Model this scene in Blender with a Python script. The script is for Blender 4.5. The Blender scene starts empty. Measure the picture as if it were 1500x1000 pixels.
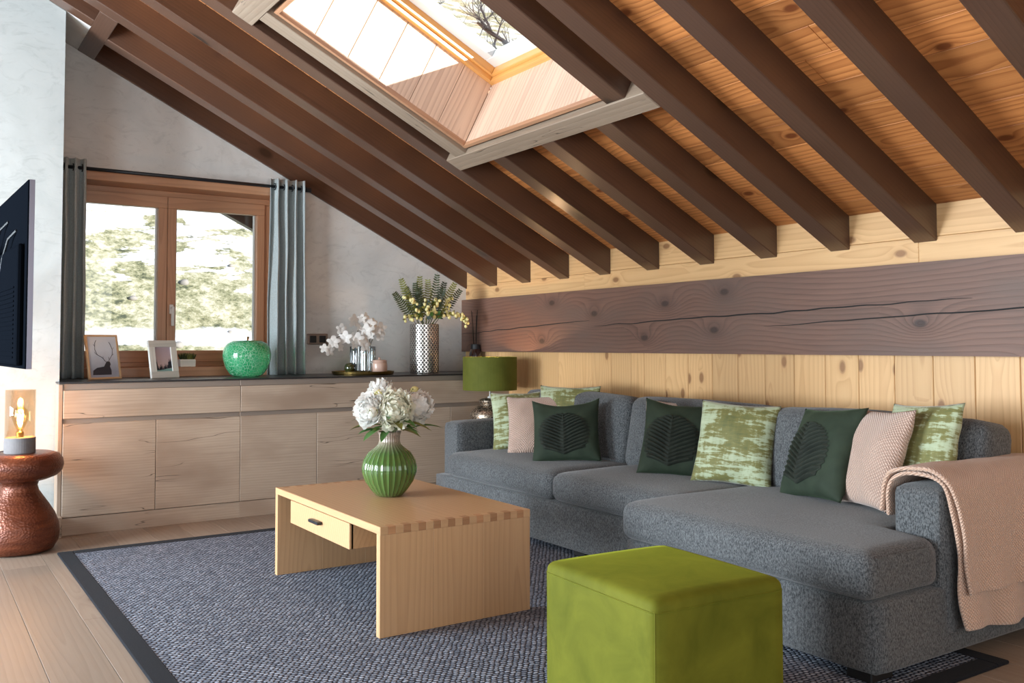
import bpy, bmesh, math, random
from mathutils import Vector, Matrix, noise
random.seed(7)
sc = bpy.context.scene
COL = sc.collection

# ------------------------------------------------------------------ camera
CAM = Vector((-4.0479, -6.8326, 1.15))
yaw, pit, rol, FPX, PPY = 0.5856, 0.0397, -0.0016, 1337.42, 452.3
F = Vector((math.sin(yaw)*math.cos(pit), math.cos(yaw)*math.cos(pit), math.sin(pit)))
R0 = Vector((math.cos(yaw), -math.sin(yaw), 0)); U0 = R0.cross(F)
Rv = R0*math.cos(rol)+U0*math.sin(rol); Uv = -R0*math.sin(rol)+U0*math.cos(rol)
cd = bpy.data.cameras.new('camera'); co = bpy.data.objects.new('camera', cd); COL.objects.link(co)
co.matrix_world = Matrix(((Rv.x, Uv.x, -F.x, CAM.x), (Rv.y, Uv.y, -F.y, CAM.y), (Rv.z, Uv.z, -F.z, CAM.z), (0, 0, 0, 1)))
cd.sensor_width = 36; cd.lens = FPX*36/1500; cd.shift_y = -(500-PPY)/1500; cd.clip_end = 500
sc.camera = co

# ------------------------------------------------------------------ view, sky, sun, window light, added fill
vs = sc.view_settings
vs.view_transform = 'Standard'; vs.look = 'None'; vs.gamma = 1; vs.use_curve_mapping = False
vs.exposure = 0.33
w = bpy.data.worlds.new('sky'); sc.world = w; w.use_nodes = True
wn = w.node_tree; bg = wn.nodes['Background']
sky = wn.nodes.new('ShaderNodeTexSky'); sky.sky_type = 'NISHITA'; sky.sun_disc = False
sky.sun_elevation = math.radians(16); sky.sun_rotation = math.radians(150); sky.altitude = 1500
wn.links.new(sky.outputs[0], bg.inputs[0]); bg.inputs[1].default_value = 0.16

def lamp(name, kind, loc, energy, color=(1, 1, 1), direction=None, **kw):
    l = bpy.data.lights.new(name, kind); l.energy = energy; l.color = color
    for k, v in kw.items(): setattr(l, k, v)
    o = bpy.data.objects.new(name, l); COL.objects.link(o); o.location = loc
    if direction is not None: o.rotation_euler = Vector(direction).to_track_quat('-Z', 'Y').to_euler()
    return o
lamp('sun', 'SUN', (20, -30, 20), 7.5, (1.0, 0.97, 0.93), (-0.463, 0.82, -0.206), angle=0.009)
# daylight through the tall glazed opening in the west wall, beyond the left edge of the picture
lamp('west_window_daylight', 'AREA', (-6.85, -2.0, 1.3), 460, (0.82, 0.92, 1.0), (1, -0.12, 0.16), shape='RECTANGLE', size=2.0, size_y=2.0)
lamp('west_fill', 'AREA', (-6.85, -5.2, 1.2), 90, (0.82, 0.92, 1.0), (1, 0.2, -0.18), shape='RECTANGLE', size=1.5, size_y=2.1)  # added fill brightening the camera-facing sides, with an opening made for it
# added frontal fill, standing before the solid wall behind the camera
lamp('front_fill', 'AREA', (-3.4, -9.1, 1.5), 72, (0.95, 0.97, 1.0), (0.0, 1, 0.0), shape='RECTANGLE', size=4.4, size_y=2.3)

# ------------------------------------------------------------------ helpers
def tag(o, label=None, cat=None, group=None, kind=None):
    if label: o['label'] = label
    if cat: o['category'] = cat
    if group: o['group'] = group
    if kind: o['kind'] = kind
    return o
def empty(name, loc=(0, 0, 0), rotz=0, label=None, cat=None, group=None, kind=None):
    o = bpy.data.objects.new(name, None); COL.objects.link(o); o.location = loc; o.rotation_euler = (0, 0, rotz)
    o.empty_display_size = .1
    return tag(o, label, cat, group, kind)
def finish(bm, name, mat, parent=None, loc=(0, 0, 0), rot=(0, 0, 0), smooth=False, mats=None, mw=None):
    me = bpy.data.meshes.new(name)
    bmesh.ops.recalc_face_normals(bm, faces=bm.faces)
    bm.to_mesh(me); bm.free()
    return mobj(me, name, mat, parent, loc, rot, smooth, mw)
def mobj(me, name, mat, parent=None, loc=(0, 0, 0), rot=(0, 0, 0), smooth=False, mw=None):
    if mat and not me.materials: me.materials.append(mat)
    if smooth:
        for p in me.polygons: p.use_smooth = True
    o = bpy.data.objects.new(name, me); COL.objects.link(o)
    if mw is not None: o.matrix_local = mw
    else: o.location = loc; o.rotation_euler = rot
    if parent: o.parent = parent
    return o
def T(loc=(0, 0, 0), rot=(0, 0, 0)):
    from mathutils import Euler
    return Matrix.Translation(loc) @ Euler(rot).to_matrix().to_4x4()
def bbox(bm, x0, x1, y0, y1, z0, z1, bev=0, seg=1, mat=None):
    M = Matrix.Translation(((x0+x1)/2, (y0+y1)/2, (z0+z1)/2)) @ Matrix.Diagonal((abs(x1-x0), abs(y1-y0), abs(z1-z0), 1))
    if mat is not None: M = mat @ M
    r = bmesh.ops.create_cube(bm, size=1, matrix=M)
    if bev:
        es = list({e for v in r['verts'] for e in v.link_edges})
        bmesh.ops.bevel(bm, geom=es, offset=bev, segments=seg, affect='EDGES', profile=.5)
    return r
_cache = {}
def boxmesh(dx, dy, dz, bev):
    k = (round(dx, 4), round(dy, 4), round(dz, 4), bev)
    if k not in _cache:
        bm = bmesh.new(); bbox(bm, -dx/2, dx/2, -dy/2, dy/2, -dz/2, dz/2, bev)
        me = bpy.data.meshes.new('board'); bm.to_mesh(me); bm.free(); _cache[k] = me
    return _cache[k]
_mc = {}
def board(name, dims, center, mat, parent=None, bev=.002, rot=None, mw=None):
    """a single board, its grain along its own X"""
    key = (tuple(round(x, 4) for x in dims), bev, mat.name)
    if key not in _mc:
        me = boxmesh(*dims, bev).copy(); me.materials.append(mat); _mc[key] = me
    M = mw if mw is not None else (Matrix.Translation(center) @ (rot or Matrix.Identity(4)))
    return mobj(_mc[key], name, None, parent, mw=M)
RX = lambda a: Matrix.Rotation(a, 4, 'X')
RY = lambda a: Matrix.Rotation(a, 4, 'Y')
RZ = lambda a: Matrix.Rotation(a, 4, 'Z')
ALONGY = RZ(math.pi/2)                       # local X -> world Y
UPRIGHT = Matrix(((0, 0, -1, 0), (0, 1, 0, 0), (1, 0, 0, 0), (0, 0, 0, 1)))   # local X -> Z, local Y -> Y
UPX = Matrix(((0, 1, 0, 0), (0, 0, 1, 0), (1, 0, 0, 0), (0, 0, 0, 1)))        # local X -> Z, local Y -> X, local Z -> Y
def lathe(bm, prof, seg=32, ribs=0, ribamp=0, M=None, ribf=None):
    rings = []
    for (r, z) in prof:
        ring = []
        for i in range(seg):
            a = 2*math.pi*i/seg
            rr = r
            if ribs: rr = r*(1 + ribamp*(ribf(z) if ribf else 1)*math.cos(ribs*a))
            v = Vector((rr*math.cos(a), rr*math.sin(a), z))
            ring.append(bm.verts.new(M @ v if M is not None else v))
        rings.append(ring)
    for a, b in zip(rings[:-1], rings[1:]):
        for i in range(seg):
            j = (i+1) % seg
            bm.faces.new((a[i], a[j], b[j], b[i]))
    for ring, flip in ((rings[0], True), (rings[-1], False)):
        if prof[0 if flip else -1][0] > 1e-5:
            bm.faces.new(ring[::-1] if flip else ring)
    bmesh.ops.remove_doubles(bm, verts=bm.verts, dist=1e-6)
def tube(bm, pts, rad, seg=6, cap=True):
    pts = [Vector(p) for p in pts]; n = len(pts)
    rads = rad if isinstance(rad, (list, tuple)) else [rad]*n
    rings = []; up = Vector((0, 0, 1))
    for i, p in enumerate(pts):
        t = (pts[min(i+1, n-1)]-pts[max(i-1, 0)]).normalized()
        a = t.cross(up)
        if a.length < 1e-3: a = t.cross(Vector((1, 0, 0)))
        a.normalize(); b = a.cross(t)
        rings.append([bm.verts.new(p+(a*math.cos(k*2*math.pi/seg)+b*math.sin(k*2*math.pi/seg))*rads[i]) for k in range(seg)])
    for A, B in zip(rings[:-1], rings[1:]):
        for k in range(seg):
            l = (k+1) % seg; bm.faces.new((A[k], A[l], B[l], B[k]))
    if cap:
        bm.faces.new(rings[0][::-1]); bm.faces.new(rings[-1])
def softbox(bm, sx, sy, sz, r, n=10, top=0, front=0, back=0, M=None, wob=0, seed=0):
    """rounded, stuffed block centred on its origin"""
    hx, hy, hz = sx/2, sy/2, sz/2
    r2 = bmesh.ops.create_cube(bm, size=2)
    es = list({e for v in r2['verts'] for e in v.link_edges})
    bmesh.ops.subdivide_edges(bm, edges=es, cuts=n, use_grid_fill=True)
    vs_ = {v for v in bm.verts if v.tag is False}
    def rm(t, h):  # put more loops near the corners
        return math.copysign(h*(1-(1-abs(t))**1.35), t)
    for v in vs_:
        u, vv, ww = v.co
        p = Vector((rm(u, hx), rm(vv, hy), rm(ww, hz)))
        q = Vector((max(-hx+r, min(hx-r, p.x)), max(-hy+r, min(hy-r, p.y)), max(-hz+r, min(hz-r, p.z))))
        dlt = p-q
        if dlt.length > 1e-9:
            m = max(abs(dlt.x), abs(dlt.y), abs(dlt.z))
            p = q+dlt.normalized()*m
        bu = (1-(p.x/hx)**2); bv = (1-(p.y/hy)**2); bw = (1-(p.z/hz)**2)
        if top: p.z += top*max(bu, 0)**.6*max(bv, 0)**.6*(1 if p.z > 0 else 0)*max(0, p.z/hz)
        if front: p.x -= front*max(bw, 0)**.7*max(bv, 0)**.5*max(0, -p.x/hx)
        if back: p.x += back*max(bw, 0)**.7*max(bv, 0)**.5*max(0, p.x/hx)
        if wob:
            nv = noise.noise_vector((p+Vector((seed*3.1, seed, 0)))*3.2); p += nv*wob
        v.co = M @ p if M is not None else p
        v.tag = True
def pts_poly_prism(bm, poly, y0, y1):
    """extrude an (x,z) polygon along y"""
    a = [bm.verts.new((x, y0, z)) for x, z in poly]; b = [bm.verts.new((x, y1, z)) for x, z in poly]
    bm.faces.new(a); bm.faces.new(b[::-1]); n = len(poly)
    for i in range(n):
        j = (i+1) % n; bm.faces.new((a[i], b[i], b[j], a[j]))

# ------------------------------------------------------------------ materials
class G:
    def __init__(s, name):
        s.m = bpy.data.materials.new(name); s.m.use_nodes = True; s.nt = s.m.node_tree
        s.b = s.nt.nodes['Principled BSDF']
    def n(s, t, ins=(), out=0, **kw):
        nd = s.nt.nodes.new('ShaderNode'+t)
        for k, v in kw.items(): setattr(nd, k, v)
        for i, v in (ins.items() if isinstance(ins, dict) else enumerate(ins)):
            if v is None: continue
            s.put(nd.inputs[i], v)
        return nd.outputs[out]
    def put(s, sock, v):
        if isinstance(v, bpy.types.NodeSocket): s.nt.links.new(v, sock)
        else:
            try:
                if sock.type == 'RGBA' and len(v) == 3: v = (*v, 1)
            except TypeError: pass
            sock.default_value = v
    def M(s, op, a, b=None, c=None, clamp=False): return s.n('Math', [a, b, c], operation=op, use_clamp=clamp)
    def V(s, op, a, b=None): return s.n('VectorMath', [a, b], operation=op)
    def scale(s, v, k): return s.V('MULTIPLY', v, k)
    def noise(s, v, sc_=1., det=2., rough=.5, dist=0., out=0): return s.n('TexNoise', {'Vector': v, 'Scale': sc_, 'Detail': det, 'Roughness': rough, 'Distortion': dist}, out)
    def mix(s, f, a, b, mode='MIX'):
        nd = s.nt.nodes.new('ShaderNodeMix'); nd.data_type = 'RGBA'; nd.blend_type = mode
        s.put(nd.inputs[0], f); s.put(nd.inputs[6], a); s.put(nd.inputs[7], b); return nd.outputs[2]
    def ramp(s, f, stops):
        nd = s.nt.nodes.new('ShaderNodeValToRGB'); s.nt.links.new(f, nd.inputs[0]); e = nd.color_ramp.elements
        while len(e) < len(stops): e.new(.5)
        for el, (p, c) in zip(e, stops): el.position = p; el.color = (*c, 1) if len(c) == 3 else c
        return nd.outputs[0]
    def map(s, f, a, b, c=0., d_=1.): return s.n('MapRange', {0: f, 1: a, 2: b, 3: c, 4: d_})
    def obj(s): return s.n('TexCoord', out=3)
    def bump(s, h, st=.3, dist=.01): s.put(s.b.inputs['Normal'], s.n('Bump', {'Strength': st, 'Distance': dist, 'Height': h}))
    def set(s, **kw):
        nm = dict(color='Base Color', rough='Roughness', metal='Metallic', spec='Specular IOR Level', sheen='Sheen Weight', sheenr='Sheen Roughness', sheent='Sheen Tint', trans='Transmission Weight', ior='IOR', emit='Emission Color', emits='Emission Strength', coat='Coat Weight', coatr='Coat Roughness', alpha='Alpha', sss='Subsurface Weight')
        for k, v in kw.items(): s.put(s.b.inputs[nm[k]], v)
        return s
def srgb(r, g, b):
    f = lambda c: (c/255/12.92 if c/255 <= .04045 else ((c/255+.055)/1.055)**2.4)
    return (f(r), f(g), f(b))
def plain(name, col, rough=.5, **kw): return G(name).set(color=col, rough=rough, **kw).m

def wood(name, light, dark, ring=38., contrast=.55, knot=.6, knotcol=None, rough=.5, bump=.15, var=.3, fibre=.5, cells=3.2, crack=0., cloudy=0., coat=0., cloudcol=None, kr=.07, warp=.28, xs=1., face='xy', kw=.075, linear=False):
    g = G(name); p = g.obj()
    if face != 'xy':
        s0 = g.nt.nodes.new('ShaderNodeSeparateXYZ'); g.put(s0.inputs[0], p)
        if face == 'xz': p = g.n('CombineXYZ', [s0.outputs[0], s0.outputs[2], s0.outputs[1]])
        else: p = g.n('CombineXYZ', [s0.outputs[0], g.M('ADD', s0.outputs[1], s0.outputs[2]), g.M('SUBTRACT', s0.outputs[2], s0.outputs[1])])
    rnd = g.n('ObjectInfo', out=5)
    off = g.n('CombineXYZ', [g.M('MULTIPLY', rnd, 61.3), g.M('MULTIPLY', rnd, 23.7), g.M('MULTIPLY', rnd, 9.1)])
    q = g.V('ADD', p, off)
    sep = g.nt.nodes.new('ShaderNodeSeparateXYZ'); g.put(sep.inputs[0], p)
    n1 = g.noise(g.scale(q, (.9*xs, 3.5, 3.5)), 1., 2)
    n2 = g.noise(g.scale(q, (.45*xs, .4, .4)), 1., 1)
    flat = g.scale(q, (cells*.55, cells, cells*.9))
    vd = g.nt.nodes.new('ShaderNodeTexVoronoi'); vd.voronoi_dimensions = '2D'; g.put(vd.inputs['Vector'], flat); vd.inputs['Scale'].default_value = 1
    sel = g.M('GREATER_THAN', g.n('SeparateColor', [vd.outputs['Color']]), 1-knot)
    dst = vd.outputs['Distance']
    infl = g.M('MULTIPLY', g.M('POWER', g.map(dst, 0., .55, 1., 0.), 2.5), sel)
    y1 = g.M('ADD', sep.outputs[1], g.M('MULTIPLY', g.M('SUBTRACT', n1, .5), .05))
    y1 = g.M('ADD', y1, g.M('MULTIPLY', g.M('SUBTRACT', g.n('Math', [g.M('MULTIPLY', rnd, 7.77)], operation='FRACT'), .5), .12))
    z1 = g.M('ADD', g.M('MULTIPLY', g.M('SUBTRACT', n2, .5), warp), g.M('MULTIPLY', infl, kw))
    r = g.M('SQRT', g.M('ADD', g.M('MULTIPLY', y1, y1), g.M('MULTIPLY', z1, z1)))
    if linear: r = g.M('ADD', y1, z1)
    r = g.M('ADD', r, g.M('MULTIPLY', sep.outputs[2], .35))
    s_ = g.M('FRACT', g.M('MULTIPLY', r, ring))
    gr = g.M('MULTIPLY', g.M('POWER', s_, 2.2), g.map(s_, 1., .9, 0., 1.))
    fb = g.noise(g.scale(q, (5, 150, 150)), 1., 2)
    t = g.M('ADD', g.M('MULTIPLY', gr, contrast), g.M('MULTIPLY', g.M('SUBTRACT', fb, .42), fibre))
    if cloudy: t = g.M('ADD', t, g.M('MULTIPLY', g.M('SUBTRACT', g.noise(g.scale(q, (1.3, 5, 5)), 1., 3), .5), cloudy))
    t = g.M('MAXIMUM', t, 0., clamp=True)
    c = g.mix(t, light, dark)
    if cloudcol: c = g.mix(g.map(g.noise(g.scale(q, (1.1, 3, 3)), 1.3, 3), .45, .7), c, cloudcol)
    vb = g.M('ADD', 1-var/2, g.M('MULTIPLY', g.n('Math', [g.M('MULTIPLY', rnd, 13.37)], operation='FRACT'), var))
    c = g.mix(1., c, g.n('CombineColor', [vb, vb, vb]), 'MULTIPLY')
    km = g.M('MULTIPLY', g.map(dst, kr*1.25, kr*.7, 0., 1.), sel)
    kc = knotcol or tuple(x*.35 for x in dark)
    c = g.mix(g.M('MULTIPLY', km, .85), c, kc)
    halo = g.M('MULTIPLY', g.map(dst, .22, .05, 0., .35), sel)
    c = g.mix(halo, c, dark)
    h = g.M('SUBTRACT', g.M('MULTIPLY', fb, .5), g.M('MULTIPLY', gr, .5))
    if crack:
        ck = g.noise(g.scale(q, (.55, 6, 6)), 1., 3, .6)
        cm = g.map(g.M('ABSOLUTE', g.M('SUBTRACT', ck, .5)), .004, .0008, 0., 1.)
        cm = g.M('MULTIPLY', cm, g.map(g.noise(g.scale(q, (1.7, 2.6, 2.6)), 1., 1), .54, .60, 0., 1.))
        c = g.mix(g.M('MULTIPLY', cm, crack), c, tuple(x*.25 for x in dark)); h = g.M('SUBTRACT', h, g.M('MULTIPLY', cm, 2.))
    g.set(color=c, rough=rough)
    if coat: g.set(coat=coat, coatr=.25); g.b.inputs['Coat IOR'].default_value = 1.5
    if bump: g.bump(h, bump, .004)
    return g.m

M_rafter = wood('rafter_wood', face='diag', light=srgb(90, 63, 49), dark=srgb(46, 30, 22), ring=40, warp=.12, contrast=.3, knot=.35, rough=.4, bump=.12, var=.22, cloudy=.9, fibre=.4, cells=2.2, cloudcol=srgb(84, 60, 48), coat=.5)
M_trim = wood('trimmer_wood', face='diag', light=srgb(150, 132, 114), dark=srgb(108, 88, 72), ring=22, contrast=.3, knot=.3, rough=.6, bump=.3, var=.15, cloudy=.9, crack=.8)
M_beam = wood('dark_beam_wood', face='xz', light=srgb(118, 86, 72), dark=srgb(58, 39, 33), knotcol=srgb(50, 34, 30), ring=36, warp=.22, xs=1.6, kw=.16, linear=True, contrast=.5, knot=.6, rough=.55, bump=.4, var=.0, cloudy=.7, fibre=.5, cells=3.2, cloudcol=srgb(102, 80, 70), kr=.06)
M_pine = wood('pale_pine', srgb(218, 176, 124), srgb(188, 138, 88), ring=42, contrast=.55, knot=.45, knotcol=srgb(104, 62, 34), rough=.5, bump=.08, var=.16, fibre=.3, cells=5.2, kr=.09)
M_larch = wood('orange_larch', srgb(204, 134, 76), srgb(140, 74, 34), ring=40, contrast=.8, knot=.5, knotcol=srgb(84, 36, 16), rough=.5, bump=.08, var=.5, fibre=.35, cells=4.2, kr=.08)
M_liner = wood('liner_larch', srgb(226, 196, 172), srgb(178, 138, 116), ring=36, contrast=.6, knot=.3, rough=.55, bump=.06, var=.14, fibre=.3)
M_frame = wood('window_larch', srgb(190, 142, 108), srgb(142, 96, 68), ring=60, contrast=.4, knot=0, rough=.4, bump=.05, var=.1, fibre=.3, coat=.2)
M_skyfr = wood('skylight_pine', srgb(228, 168, 96), srgb(186, 118, 56), ring=60, contrast=.35, knot=0, rough=.35, bump=.04, var=.05, fibre=.3, coat=.3)
M_floor = wood('oak_floor', srgb(146, 131, 117), srgb(118, 101, 88), ring=40, contrast=.45, knot=.3, rough=.42, bump=.06, var=.2, fibre=.4, cells=2.6, kr=.05)
M_oak = wood('table_oak', srgb(198, 158, 117), srgb(165, 124, 86), ring=44, contrast=.4, knot=0., rough=.38, bump=.05, var=.1, fibre=.4, coat=.15)
M_oakdark = wood('joint_oak', srgb(176, 130, 92), srgb(140, 98, 64), ring=90, contrast=.4, knot=0, rough=.45, bump=.05, var=.4, fibre=.5)
M_grey = wood('greyed_oak', face='xz', cloudcol=srgb(156, 135, 117), light=srgb(184, 165, 146), dark=srgb(132, 113, 97), ring=60, warp=.1, contrast=.3, knot=.12, rough=.5, bump=.1, var=.14, fibre=.55, crack=.9, cloudy=.5, cells=2.2, kr=.04)

def plaster(name, a, b):
    g = G(name); p = g.obj()
    n = g.noise(p, 1.6, 5, .6, 1.2); n2 = g.noise(g.scale(p, (1, 1, 2.2)), 5., 6, .7, 2.)
    st = g.map(n2, .52, .66); c = g.mix(g.map(n, .3, .7), a, b)
    c = g.mix(g.M('MULTIPLY', st, .35), c, tuple(x*.72 for x in b))
    g.set(color=c, rough=.75); g.bump(g.M('ADD', n, g.M('MULTIPLY', n2, .6)), .12, .01); return g.m
M_plaster = plaster('trowelled_plaster', srgb(222, 221, 218), srgb(203, 202, 199))
M_white = plaster('white_plaster', srgb(192, 197, 196), srgb(174, 180, 179))

def fabric(name, a, b, sc_=420, bump=.4, sheen=.2, big=.25):
    g = G(name); p = g.obj()
    wv = g.n('TexWave', {'Vector': p, 'Scale': sc_*.28, 'Distortion': 3., 'Detail': 1., 'Detail Scale': 2.}, 1, bands_direction='X')
    wz = g.n('TexWave', {'Vector': p, 'Scale': sc_*.28, 'Distortion': 3., 'Detail': 1., 'Detail Scale': 2.}, 1, bands_direction='Z')
    n = g.noise(p, sc_, 2, .7); lo = g.noise(p, 3., 3)
    mel = g.noise(g.scale(p, (1, 1, .5)), 210., 3, .8)
    h = g.M('ADD', g.M('MULTIPLY', g.M('ADD', wv, wz), .3), g.M('MULTIPLY', n, .6))
    t = g.M('ADD', g.map(mel, .36, .64), g.M('MULTIPLY', g.M('SUBTRACT', lo, .5), big), clamp=True)
    g.set(color=g.mix(t, a, b), rough=.9, sheen=sheen, sheenr=.5, spec=.2); g.bump(h, bump, .002); return g.m
M_sofa = fabric('sofa_tweed', srgb(42, 45, 48), srgb(112, 115, 117), 300)
M_curt = fabric('curtain_linen', srgb(150, 160, 162), srgb(176, 186, 186), 500, .2)
def velvet(name, a, b, sheen=.6, tint=None):
    g = G(name); p = g.obj(); n = g.noise(p, 6., 4, .6, .6)
    g.set(color=g.mix(g.map(n, .3, .7), a, b), rough=.75, sheen=sheen, sheenr=.35, spec=.2)
    if tint: g.set(sheent=(*tint, 1))
    g.bump(g.noise(p, 60., 2), .06, .004); return g.m
M_olive = velvet('olive_velvet', srgb(84, 88, 16), srgb(106, 108, 28), .3, srgb(190, 200, 60))
M_dgreen = velvet('dark_green_velvet', srgb(38, 48, 38), srgb(52, 63, 50), .35, srgb(120, 150, 120))
M_leafap = velvet('black_green_applique', srgb(30, 34, 30), srgb(50, 56, 48), .3, srgb(110, 130, 110))
M_shade = velvet('shade_velvet', srgb(82, 86, 30), srgb(94, 98, 38), .2, srgb(180, 190, 90))
def brushed(name, sm):
    g = G(name); p = g.obj()
    n = g.noise(g.scale(p, (5, 5, 26)), 1.5, 5, .7, .4); m2 = g.noise(g.scale(p, (40, 40, 6)), 1., 3, .6); lo = g.noise(p, 4.5, 2)
    t = g.M('ADD', g.M('ADD', g.M('MULTIPLY', n, .7), g.M('MULTIPLY', m2, .25)), g.M('MULTIPLY', lo, .45))
    c = g.ramp(g.map(t, .5, .95), [(0, srgb(92, 98, 58)), (.38, srgb(118, 116, 64)), (.5, srgb(166, 178, 146)), (1, srgb(190, 202, 172))])
    g.set(color=c, rough=.7, sheen=.35, sheenr=.4); g.bump(t, .25, .004); return g.m
M_dist = brushed('distressed_green_velvet', 1)
def waffle(name, a, b, cell=.014):
    g = G(name); p = g.obj(); s = g.nt.nodes.new('ShaderNodeSeparateXYZ'); g.put(s.inputs[0], g.V('ADD', p, g.scale(g.noise(p, 8., 2, out=1), (.01, .01, .01))))
    k = math.pi/cell; u = g.M('ADD', g.M('ADD', s.outputs[0], s.outputs[2]), g.M('MULTIPLY', s.outputs[1], .6)); v = g.M('ADD', g.M('SUBTRACT', s.outputs[0], s.outputs[2]), g.M('MULTIPLY', s.outputs[1], -.6))
    h = g.M('MULTIPLY', g.M('ABSOLUTE', g.M('SINE', g.M('MULTIPLY', u, k))), g.M('ABSOLUTE', g.M('SINE', g.M('MULTIPLY', v, k))))
    c = g.mix(g.map(h, 0., .5), a, b); g.set(color=c, rough=.9, sheen=.4, sheenr=.4); g.bump(h, .7, .006); return g.m
M_pink = waffle('blush_plush', srgb(168, 140, 126), srgb(206, 178, 162))
M_throw = waffle('blush_fleece', srgb(176, 142, 122), srgb(216, 182, 160), .013)
def rugmat():
    g = G('woven_rug'); p = g.obj(); s = g.nt.nodes.new('ShaderNodeSeparateXYZ'); g.put(s.inputs[0], p)
    jit = g.noise(p, 22., 2, out=1); js = g.nt.nodes.new('ShaderNodeSeparateColor'); g.put(js.inputs[0], jit)
    x = g.M('ADD', s.outputs[0], g.M('MULTIPLY', g.M('SUBTRACT', js.outputs[0], .5), .022)); y = g.M('ADD', s.outputs[1], g.M('MULTIPLY', g.M('SUBTRACT', js.outputs[1], .5), .022))
    v = g.M('MULTIPLY', y, 1/.0165); row = g.M('FLOOR', v)
    u = g.M('ADD', g.M('MULTIPLY', x, 1/.025), g.M('MULTIPLY', row, .5))
    fu = g.M('SUBTRACT', g.M('FRACT', u), .5); fv = g.M('SUBTRACT', g.M('FRACT', v), .5)
    rr = g.M('SQRT', g.M('ADD', g.M('MULTIPLY', fu, fu), g.M('MULTIPLY', fv, fv)))
    bead = g.map(rr, .52, .26)
    tone = g.n('TexWhiteNoise', {'Vector': g.n('CombineXYZ', [g.M('FLOOR', u), row, 0])}, 0)
    lo = g.noise(p, 1.2, 2)
    lc = g.mix(tone, srgb(118, 126, 140), srgb(178, 186, 200))
    c = g.mix(bead, srgb(36, 43, 58), lc); c = g.mix(g.M('MULTIPLY', lo, .3), c, srgb(88, 92, 104))
    g.set(color=c, rough=.9, spec=.2); g.bump(bead, .8, .006); return g.m
M_rug = rugmat(); M_rugb = fabric('rug_binding', srgb(14, 17, 24), srgb(24, 27, 35), 600, .2, .02)
M_black = plain('black_metal', srgb(26, 30, 36), .4)
def worktop():
    g = G('black_worktop'); p = g.obj(); n = g.noise(p, 60., 3)
    g.set(color=g.mix(n, srgb(24, 26, 30), srgb(38, 40, 44)), rough=.32); return g.m
M_work = worktop()
M_alu = plain('taupe_rail', srgb(142, 130, 120), .45, metal=.3)
M_dark = plain('dark_gap', srgb(22, 20, 20), .8)
M_footb = plain('black_foot', srgb(16, 16, 18), .5)
def glass(name, tint=(1, 1, 1), gl=.06, rough=.0):
    g = G(name); nt = g.nt
    tr = nt.nodes.new('ShaderNodeBsdfTransparent'); tr.inputs[0].default_value = (*tint, 1)
    gs = nt.nodes.new('ShaderNodeBsdfGlossy'); gs.inputs[1].default_value = rough
    lw = nt.nodes.new('ShaderNodeLayerWeight'); lw.inputs[0].default_value = .35
    mx = nt.nodes.new('ShaderNodeMixShader'); f = g.M('ADD', g.M('MULTIPLY', lw.outputs[1], gl*4), gl, clamp=True)
    nt.links.new(f, mx.inputs[0]); nt.links.new(tr.outputs[0], mx.inputs[1]); nt.links.new(gs.outputs[0], mx.inputs[2])
    nt.links.new(mx.outputs[0], nt.nodes['Material Output'].inputs[0]); return g.m
M_pane = glass('window_glass', (.97, .98, .98), .03)
M_amber = glass('amber_glass', (.96, .88, .78), .05)
M_bulb = glass('bulb_glass', (1., .86, .6), .05)
M_clear = glass('ribbed_clear_glass', (.80, .84, .85), .16)
M_white_pl = plain('white_metal', srgb(225, 225, 222), .35)
M_gold = plain('aged_brass', srgb(150, 126, 74), .3, metal=1.)
def silver():
    g = G('pierced_silver'); p = g.obj(); s = g.nt.nodes.new('ShaderNodeSeparateXYZ'); g.put(s.inputs[0], p)
    a = g.M('ARCTAN2', s.outputs[1], s.outputs[0]); k = 13.
    u = g.M('MULTIPLY', a, k/math.pi/2*2); v = g.M('MULTIPLY', s.outputs[2], 1/.034)
    d1 = g.M('ABSOLUTE', g.M('SUBTRACT', g.M('FRACT', g.M('ADD', u, v)), .5)); d2 = g.M('ABSOLUTE', g.M('SUBTRACT', g.M('FRACT', g.M('SUBTRACT', u, v)), .5))
    line = g.M('MAXIMUM', g.map(d1, .3, .36), g.map(d2, .3, .36))
    g.set(color=g.mix(line, srgb(70, 66, 62), srgb(214, 210, 204)), metal=g.M('MULTIPLY', line, .95), rough=g.mix(line, (.7, .7, .7), (.26, .26, .26)))
    g.bump(line, .6, .006); return g.m
M_silver = silver()
def mercury():
    g = G('mercury_glass'); p = g.obj(); n = g.noise(p, 70., 4, .7)
    g.set(color=g.mix(g.map(n, .4, .62), srgb(92, 82, 72), srgb(198, 180, 160)), metal=.85, rough=g.map(n, .3, .7, .15, .45)); g.bump(n, .3, .004); return g.m
M_merc = mercury()
def copper():
    g = G('hammered_copper'); p = g.obj()
    v = g.nt.nodes.new('ShaderNodeTexVoronoi'); g.put(v.inputs['Vector'], g.scale(p, (1, 1, 1.3))); v.inputs['Scale'].default_value = 75
    n = g.noise(g.scale(p, (1, 1, 5)), 7., 3)
    g.set(color=g.mix(g.map(n, .3, .7), srgb(84, 42, 28), srgb(120, 66, 44)), metal=.4, rough=.34); g.bump(v.outputs['Distance'], .35, .006); return g.m
M_copper = copper()
def concrete():
    g = G('grey_concrete'); p = g.obj(); n = g.noise(p, 30., 5, .7); g.set(color=g.mix(n, srgb(96, 94, 96), srgb(124, 121, 122)), rough=.85); g.bump(n, .15, .003); return g.m
M_conc = concrete()
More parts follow.
